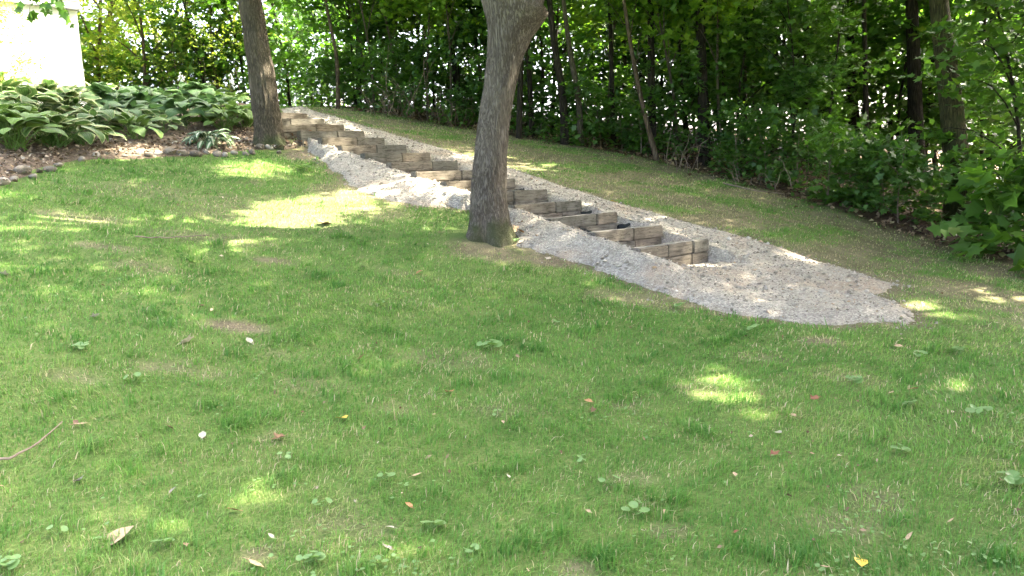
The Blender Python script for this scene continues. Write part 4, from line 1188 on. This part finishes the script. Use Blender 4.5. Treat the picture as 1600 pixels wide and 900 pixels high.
for (px, py, typ, sc, nl) in HPOS:
    B, dep = G(px, py)
    B[2] += .03
    e = empty('hosta_plant', B, float(r.uniform(0, 6)))
    lab = HNAME[typ]
    if typ != 'white': lab = f'{lab}, {ORD[hc[typ]]} such from the house'
    hc[typ] += 1
    tag(e, lab, 'hosta', 'hostas in the mulch bed')
    nl = int(nl * 1.35)
    for k in range(nl):
        q_ = (k + .5) / nl
        az = k * 2.399 + r.normal(0, .2)
        tilt = -.60 + 1.35 * q_ ** 1.3 + r.normal(0, .14)       # inner leaves upright, outer ones spread
        s2 = sc * (.72 + .45 * q_) * r.uniform(.85, 1.12)
        link('leaf', HL[typ][int(r.integers(3))], e, (r.normal(0, .05) * sc, r.normal(0, .05) * sc, 0), (r.normal(0, .25), tilt * .8, az), s2)
    if (px, py) in ((305, 172), (362, 180), (280, 152)):
        for k in range(2):
            h = .62 + .1 * k; dx, dy = r.normal(0, .12, 2)
            path = np.array([(0, 0, 0), (dx * .3, dy * .3, h * .5), (dx, dy, h)])
            link('flower_stalk', tubes_to_mesh('flower_stalk', [tube(path, [.006, .005, .003], 5)], M['twig']), e)
            fv = stones_mesh('flower', np.array([[dx + r.normal(0, .025), dy + r.normal(0, .025), h - .02 * j] for j in range(9)]), np.full(9, .022), M['petal'], 1.0)
            link('flower', fv, e)

# ------------------------------------------------------------------ edging stones
M['rock'] = simple_mat('rock', [(.2, (.075, .062, .047)), (.5, (.17, .15, .12)), (.8, (.29, .265, .22))], 7, .9, objrand=.6, bump=.5, bdist=.01)
def rock_mesh(seed):
    r_ = np.random.default_rng(seed)
    bm = bmesh.new(); bmesh.ops.create_icosphere(bm, subdivisions=2, radius=1)
    ph = r_.uniform(0, 6, 6); pl = unit(r_.normal(0, 1, (5, 3)))
    for v in bm.verts:
        c = np.array(v.co); k = 1 + .10 * math.sin(2.3 * c[0] + ph[0]) + .09 * math.sin(2.7 * c[1] + ph[1]) + .07 * math.sin(4 * c[2] + 3 * c[0] + ph[2])
        for pn in pl:
            dd = c @ pn
            if dd > .72: k *= 1 - .55 * (dd - .72)
        v.co = Vector(c * k)
    me = bpy.data.meshes.new('stone'); bm.to_mesh(me); bm.free()
    for p_ in me.polygons: p_.use_smooth = True
    me.materials.append(M['rock'])
    return me
ROCKS = [rock_mesh(k) for k in range(6)]
STN = [(6, 288, 24), (22, 283, 14), (36, 272, 30), (52, 279, 16), (62, 270, 16), (78, 268, 20), (92, 261, 14), (14, 274, 18), (128, 252, 12), (150, 246, 14), (170, 244, 16), (195, 246, 14), (218, 243, 20), (233, 245, 14), (246, 243, 16),
       (265, 242, 27), (285, 243, 20), (306, 244, 23), (322, 240, 14), (340, 244, 17), (352, 245, 13), (366, 241, 12), (372, 232, 13), (384, 243, 12), (394, 241, 18), (406, 233, 17), (421, 233, 16), (392, 229, 13), (436, 240, 10), (362, 231, 12), (452, 231, 12)]
STN.sort(key=lambda q_: q_[0])
for k, (px, py, wpx) in enumerate(STN):
    B, dep = G(px, py)
    sc = wpx * dep / FPX / 2 * float(r.uniform(.85, 1.1))
    o = link('edging_stone', ROCKS[k % 6], None, (B[0], B[1], B[2] + sc * .08 + .02), (r.normal(0, .2), r.normal(0, .2), float(r.uniform(0, 6))), (sc, sc * float(r.uniform(.7, .95)), sc * float(r.uniform(.5, .72))))
    tag(o, f'rounded grey stone edging the mulch bed, {ORD[k]} in the row counting towards the steps', 'stone', 'stones edging the mulch bed')

# ------------------------------------------------------------------ house
M['stucco'] = simple_mat('stucco', [(.3, (.70, .69, .65)), (.7, (.80, .79, .76))], 5, .9, bump=.3, bscale=60, bdist=.004)
M['siding'] = simple_mat('siding', [(.3, (.74, .74, .75)), (.7, (.80, .80, .81))], 3, .55, bump=.05)
M['shingle'] = simple_mat('shingle', [(.3, (.07, .065, .06)), (.7, (.14, .13, .12))], 12, .9)
WD = np.array([.64, .768])                  # along the wall, going away from the camera
HCOR = at(131, 110, 17.0)
hz = float(ground(HCOR[0], HCOR[1])) - .15
he = empty('house', (HCOR[0], HCOR[1], hz), math.atan2(WD[1], WD[0]))
# local x runs along the wall to the far corner (x = 0), local -y faces the garden
def box_mesh(name, lo, hi, mat, bev=0.0):
    bm = bmesh.new(); bmesh.ops.create_cube(bm, size=1)
    for v in bm.verts: v.co = Vector([lo[k] + (v.co[k] + .5) * (hi[k] - lo[k]) for k in range(3)])
    if bev: bmesh.ops.bevel(bm, geom=bm.edges[:], offset=bev, segments=1, affect='EDGES')
    me = bpy.data.meshes.new(name); bm.to_mesh(me); bm.free(); me.materials.append(mat)
    return me
zt = at(107, 18, 17.0)[2] - hz
link('wall', box_mesh('wall', (-9, 0, 0), (0, 7, zt), M['stucco'], .01), he)
for k in range(16):
    bm = bmesh.new()
    z0 = zt + .004 + k * .15
    prof = [(-.045, z0), (-.022, z0 + .150), (.0, z0 + .150), (.0, z0)]
    vs_ = [[bm.verts.new((x, y, zz)) for (y, zz) in prof] for x in (-9, .02)]
    for a_ in range(4): bm.faces.new((vs_[0][a_], vs_[0][(a_ + 1) % 4], vs_[1][(a_ + 1) % 4], vs_[1][a_]))
    bm.faces.new(vs_[1]); bm.faces.new(vs_[0][::-1])
    bmesh.ops.recalc_face_normals(bm, faces=bm.faces)
    me = bpy.data.meshes.new('siding_board'); bm.to_mesh(me); bm.free(); me.materials.append(M['siding'])
    link('siding_board', me, he)
M['shadow_drip_edge'] = simple_mat('shadow_drip_edge', [(.3, (.2, .2, .2)), (.7, (.26, .26, .26))], 4, .5, bump=.05)  # drip edge coloured dark grey to stand in for the siding's shadow gap
link('shadow_drip_edge', box_mesh('shadow_drip_edge', (-9, -.075, zt - .035), (.03, -.002, zt - .002), M['shadow_drip_edge']), he)
link('upper_wall', box_mesh('upper_wall', (-9, .002, zt + .002), (-.001, 6.99, zt + 2.42), M['siding']), he)
link('corner_board', box_mesh('corner_board', (.021, -.05, zt), (.045, .1, zt + 2.4), M['siding']), he)
link('soffit', box_mesh('soffit', (-9.4, -.5, zt + 2.423), (.4, 7.4, zt + 2.52), M['siding']), he)
bm = bmesh.new()
rv = [bm.verts.new(c_) for c_ in [(-9.4, -.5, zt + 2.53), (.4, -.5, zt + 2.53), (.4, 7.4, zt + 2.53), (-9.4, 7.4, zt + 2.53), (-9.4, 3.5, zt + 4.6), (.4, 3.5, zt + 4.6)]]
for f_ in [(0, 1, 5, 4), (2, 3, 4, 5), (1, 2, 5), (3, 0, 4), (3, 2, 1, 0)]: bm.faces.new([rv[k] for k in f_])
me = bpy.data.meshes.new('roof'); bm.to_mesh(me); bm.free(); me.materials.append(M['shingle'])
link('roof', me, he)
tag(he, 'bright white house wall with lap siding above, behind the hostas', 'house')

# a branch of the straight tree hanging in front of the house
q_ = np.random.default_rng(9)
tips = [at(60, -40, 12.6), at(28, 20, 12.6), at(75, 22, 12.7), at(108, 22, 12.8), at(112, 40, 12.8), at(45, 28, 12.6)]
root = np.array(TREE2) + np.array([-.7, 0, 6.0])
tb = [tube(np.array([root, (root + tips[0]) / 2 + np.array([0, 0, .5]), tips[0]]) - TREE2, [.05, .03, .015], 6)]
bs, ds, ns_, szs = [], [], [], []
for tp in tips[1:]:
    u_ = np.linspace(0, 1, 5)[:, None]
    path = tips[0] * (1 - u_) + tp * u_ + np.array([0, 0, .12]) * np.sin(u_ * PI)
    tb.append(tube(path - TREE2, np.linspace(.010, .004, 5), 5))
    for k in range(9):
        f_ = q_.uniform(.35, 1.0); pp = tips[0] * (1 - f_) + tp * f_
        bs.append(pp - TREE2); ds.append((q_.normal(0, .6), q_.normal(0, .6), -.6)); ns_.append((q_.normal(0, .5), -1, q_.normal(.3, .4))); szs.append(q_.uniform(.10, .17))
lb = link('low_branch', tubes_to_mesh('low_branch', tb, M['bark_brown']), t2)
link('leaves', crown_mesh('leaves', (np.array(bs), np.array(ds), np.array(ns_), np.array(szs), q_.uniform(0, 1, len(bs))), M['leaf_mid'], MAPLE), lb)

# ------------------------------------------------------------------ fallen leaves, weeds, sticks
def dead_leaf_mesh(seed, shape, mat):
    r_ = np.random.default_rng(seed)
    sh = shape
    n_ = len(sh)
    curl = r_.uniform(.2, .6)
    pts = np.concatenate([[[0, .45]], sh])
    v = np.stack([pts[:, 0], pts[:, 1] - .45, curl * (pts[:, 0] ** 2) * 1.6 + .18 * curl * (pts[:, 1] - .4) ** 2 + r_.normal(0, .03, n_ + 1)], 1)
    tri = np.stack([np.zeros(n_, int), 1 + np.arange(n_), 1 + (np.arange(n_) + 1) % n_], 1)
    Vt, Ft, Tt = tube(np.array([(0, -.45, 0), (.03, -.62, .03), (.1, -.75, .02)]), [.018, .014, .01], 4)
    o = len(v)
    return np_mesh('fallen_leaf', np.concatenate([v, Vt]), [(tri, 0), (Ft + o, 0), (Tt + o, 0)], [mat], False)
DL = {}
for nm, c0, c1 in [('tan', (.26, .18, .10), (.42, .31, .19)), ('brown', (.12, .065, .035), (.22, .13, .07)), ('yellow', (.42, .28, .03), (.58, .43, .08)), ('orange', (.24, .125, .055), (.36, .20, .095)), ('pale', (.26, .24, .17), (.38, .36, .27)), ('red', (.15, .06, .035), (.24, .10, .055)), ('grey', (.12, .10, .085), (.26, .23, .2))]:
    mt = simple_mat('dead_' + nm, [(.3, c0), (.7, c1)], 6, .7, bump=.2)
    DL[nm] = [dead_leaf_mesh(3 + len(nm), OVAL * np.array([1.25, 1]), mt), dead_leaf_mesh(9 + len(nm), MAPLE, mt), dead_leaf_mesh(17 + len(nm), OVAL * np.array([.8, 1]), mt)]
FL = [(185, 848, 'tan', 44, 0), (365, 803, 'orange', 22, 2), (400, 888, 'tan', 28, 2), (435, 690, 'brown', 20, 1), (265, 672, 'brown', 16, 0), (126, 668, 'tan', 20, 2), (317, 686, 'pale', 15, 0), (535, 659, 'yellow', 24, 0), (702, 617, 'orange', 15, 1),
      (684, 641, 'tan', 15, 2), (655, 429, 'orange', 12, 0), (505, 352, 'brown', 20, 1), (920, 632, 'orange', 13, 0), (927, 646, 'brown', 10, 1), (640, 797, 'orange', 14, 0), (651, 748, 'tan', 16, 2), (741, 730, 'tan', 12, 2), (795, 750, 'pale', 14, 2),
      (610, 831, 'pale', 16, 0), (606, 862, 'grey', 20, 2), (1345, 886, 'yellow', 27, 0), (1419, 846, 'tan', 18, 2), (1274, 626, 'red', 16, 1), (1210, 715, 'red', 18, 1), (1216, 681, 'pale', 14, 0), (1238, 654, 'tan', 14, 0), (1405, 545, 'tan', 14, 0),
      (565, 563, 'tan', 16, 0), (293, 537, 'pale', 24, 1), (390, 537, 'pale', 14, 0), (150, 498, 'pale', 13, 1), (1392, 618, 'tan', 16, 2), (1428, 612, 'orange', 13, 0), (1545, 690, 'brown', 10, 0), (1485, 820, 'tan', 13, 2), (958, 318, 'yellow', 10, 0), (1263, 404, 'tan', 11, 0),
      (568, 420, 'pale', 10, 0), (690, 366, 'tan', 9, 1), (1005, 836, 'pale', 12, 2), (124, 757, 'grey', 16, 1), (270, 773, 'grey', 13, 0), (1150, 838, 'red', 9, 0), (1290, 893, 'tan', 15, 2), (425, 845, 'pale', 12, 2), (5, 432, 'pale', 14, 1)]
FL.sort(key=lambda q_: q_[0])
SPEC = {(185, 848): 'large tan dry leaf lying on the grass close to the picture corner', (1345, 886): 'bright yellow leaf standing in the grass at the bottom edge', (535, 659): 'yellow dry leaf lying flat on the middle of the lawn',
        (505, 352): 'curled brown leaf on the lawn uphill of the forked tree', (655, 429): 'small orange leaf on the lawn below the forked tree', (958, 318): 'small yellow leaf at the far edge of the gravel'}
ADJ = {'tan': 'tan', 'brown': 'dark brown', 'yellow': 'yellow', 'orange': 'orange-brown', 'pale': 'pale', 'red': 'red-brown', 'grey': 'grey withered'}
cn = defaultdict(int)
for (px, py, cname, wpx, sh) in FL:
    B, dep = G(px, py)
    sc = wpx * dep / FPX * 1.15
    o = link('fallen_leaf', DL[cname][sh], None, (B[0], B[1], B[2] + .022), (r.normal(.25, .25), r.normal(0, .3), float(r.uniform(0, 6))), sc)
    lab = SPEC.get((px, py)) or f'{ADJ[cname]} fallen leaf on the lawn, {ORD[cn[cname]]} of that colour counting from the house'
    cn[cname] += 1
    tag(o, lab, 'leaf', 'fallen leaves on the lawn')
n = 1500
u1 = rng.uniform(0, 1, n); rr_ = (2.2 ** .8 + u1 * (16 ** .8 - 2.2 ** .8)) ** (1 / .8); th_ = rng.uniform(-.68, .68, n)
x = rr_ * np.sin(th_); y = rr_ * np.cos(th_)
ok = (sdist(GRAVEL, x, y) < .05) & (sdist(BED, x, y) < 0) & (rng.uniform(0, 1, n) < .25 + .75 * ss(wob(x, y, 1.4, 5) + .4 * wob(x, y, 5, 1), -.2, .8))
x, y = x[ok], y[ok]
tag(link('lawn_litter', chips('lawn_litter', np.stack([x, y, ground(x, y) + rng.uniform(.008, .03, len(x))], 1), rng.uniform(.012, .04, len(x)), M['litter_pale'], tilt=.7)), 'tiny dry leaf bits and twigs scattered through the lawn', 'litter', kind='stuff')
# dry leaves heaped at the foot of the lawn trees
k = 0
for (cx_, cy_, sx_, sy_, n_, where) in [(462, 222, 12, 8, 15, 'heaped at the foot of the straight brown tree'), (812, 366, 9, 5, 8, 'caught at the foot of the forked tree')]:
    for j in range(n_):
        B, dep = G(cx_ + r.normal(0, sx_), cy_ + r.normal(0, sy_))
        o = link('dry_leaf', DL[['brown', 'tan', 'orange', 'brown'][j % 4]][j % 3], None, (B[0], B[1], B[2] + .05 + .05 * r.uniform()), (r.normal(0, .6), r.normal(0, .6), float(r.uniform(0, 6))), .11 * float(r.uniform(.7, 1.3)))
        tag(o, f'curled dry brown leaf {where}', 'leaf', f'dry leaves {where}')

M['weed'] = leaf_mat('weed', [(0, (.10, .19, .055)), (.5, (.14, .245, .08)), (1, (.20, .30, .12))], .3, .5)
def weed_mesh(seed, nl, big):
    r_ = np.random.default_rng(seed)
    a_ = np.linspace(0, 2 * PI, 10, endpoint=False)
    Vs, Fs, o = [], [], 0
    for k in range(nl):
        az = k * 2.4 + r_.normal(0, .3); rad = r_.uniform(.25, 1.0); c = np.array([math.cos(az) * rad, math.sin(az) * rad, r_.uniform(.35, .8)])
        R_ = big * r_.uniform(.3, .55)
        rr = R_ * (1 - .35 * np.exp(-((np.mod(a_ - az + PI, 2 * PI) - 0) ** 2) / .12)) * (1 + .05 * r_.normal(size=10))
        tx, ty = r_.normal(0, .25, 2)
        ring = np.stack([c[0] + rr * np.cos(a_), c[1] + rr * np.sin(a_), c[2] + rr * (np.cos(a_) * tx + np.sin(a_) * ty) + .08], 1)
        Vs.append(np.concatenate([[c], ring])); n_ = 10
        Fs.append(o + np.stack([np.zeros(n_, int), 1 + np.arange(n_), 1 + (np.arange(n_) + 1) % n_], 1)); o += 11
        Vt, Ft, Tt = tube(np.array([(0, 0, 0), c * .6, c]), [.03, .025, .02], 3)
        Vs.append(Vt); Fs.append(np.concatenate([Tt, Ft[:, :3], Ft[:, [0, 2, 3]]]) + o); o += len(Vt)
    F_ = np.concatenate(Fs)
    return np_mesh('lawn_weed', np.concatenate(Vs), [(F_, 0)], [M['weed']], False, fattr={'v': np.repeat(r_.uniform(0, 1, len(F_)), 1) * .2 + .5})
WM = [weed_mesh(k, nl, 1.0) for k, nl in enumerate([4, 6, 3, 8, 5])]
WE = [(250, 858, 30, 1), (90, 840, 30, 0), (320, 783, 20, 2), (445, 720, 24, 2), (600, 752, 34, 0), (632, 765, 18, 2), (672, 830, 34, 1), (740, 868, 26, 4), (776, 652, 18, 2), (908, 725, 22, 0), (955, 762, 32, 0), (995, 806, 36, 4), (1312, 840, 22, 2), (1402, 710, 26, 1), (1578, 762, 42, 3),
      (1530, 652, 32, 4), (1530, 878, 22, 2), (1556, 884, 20, 2), (505, 795, 26, 0), (485, 884, 34, 3), (765, 548, 30, 3), (210, 598, 26, 0), (128, 550, 26, 1), (1318, 776, 18, 2), (15, 890, 34, 3), (595, 885, 24, 4), (1060, 485, 26, 1), (1175, 520, 24, 1), (370, 600, 18, 2), (1500, 555, 26, 3),
      (1440, 560, 22, 1), (870, 508, 18, 0), (590, 478, 18, 1), (1255, 470, 14, 0), (820, 372, 18, 3), (806, 380, 14, 1), (475, 268, 22, 3), (1420, 638, 24, 1), (1180, 600, 16, 0), (1335, 600, 22, 3)]
WE.sort(key=lambda q_: q_[0])
for k, (px, py, wpx, kd) in enumerate(WE):
    B, dep = G(px, py)
    o = link('lawn_weed', WM[kd], None, (B[0], B[1], B[2] + .012), (r.normal(0, .1), r.normal(0, .1), float(r.uniform(0, 6))), wpx * dep / FPX / 2.0)
    tag(o, f'round-leaved green weed growing in the lawn, {ORD[k]} counting from the house', 'weed', 'weeds in the lawn')

n = 26000
u1 = rng.uniform(0, 1, n); rr_ = (2.1 ** .8 + u1 * (11 ** .8 - 2.1 ** .8)) ** (1 / .8); th_ = rng.uniform(-.70, .70, n)
x = rr_ * np.sin(th_); y = rr_ * np.cos(th_)
ok = (sdist(GRAVEL, x, y) < -.1) & (sdist(BED, x, y) < -.1) & (rng.uniform(0, 1, n) < ss(wob(x, y, 2.1, 11) + .8 * wob(x, y, 6.5, 2), .35, 1.3) + .02)
x, y, rr_ = x[ok], y[ok], rr_[ok]; n = len(x)
a_ = rng.uniform(0, 2 * PI, n)
dv = np.stack([np.cos(a_), np.sin(a_), rng.normal(0, .15, n)], 1)
Vc, Fc = leaves(np.stack([x, y, ground(x, y) + rng.uniform(.014, .038, n)], 1), dv, np.stack([rng.normal(0, .3, n), rng.normal(0, .3, n), np.ones(n)], 1), rng.uniform(.013, .026, n), OVAL * np.array([1.5, 1]))
tag(link('ground_cover', np_mesh('ground_cover', Vc, [(Fc, 0)], [M['weed']], False, fattr={'v': rng.uniform(0, .7, n)})), 'small clover leaves spread in patches through the lawn', 'clover', kind='stuff')

def stick(pix, rad, label, lift=.03):
    P_ = []
    for a_ in pix:
        B, dep = G(*a_); P_.append(B + np.array([0, 0, lift]))
    P_ = np.array(P_); o0 = P_[0].copy()
    uu = np.linspace(0, len(P_) - 1, 14)
    path = np.stack([np.interp(uu, np.arange(len(P_)), P_[:, k_]) for k_ in range(3)], 1) - o0
    path[1:-1] = .25 * path[:-2] + .5 * path[1:-1] + .25 * path[2:]
    path += r.normal(0, .003, path.shape)
    o = link('stick', tubes_to_mesh('stick', [tube(path, np.linspace(rad, rad * .5, 14), 7, .1, 3)], M['twig']), loc=o0)
    tag(o, label, 'stick')
stick([(-30, 728), (10, 730), (35, 722), (65, 700), (100, 671)], .0075, 'bent bare stick lying in the grass near the big tan leaf', .04)
stick([(212, 374), (245, 377), (285, 375), (330, 372)], .007, 'thin bare twig lying across the lawn below the hosta bed')
stick([(1130, 290), (1180, 302), (1225, 306)], .014, 'fallen branch on the litter at the foot of the broad black trunk', .04)
print('objects', len(bpy.data.objects))
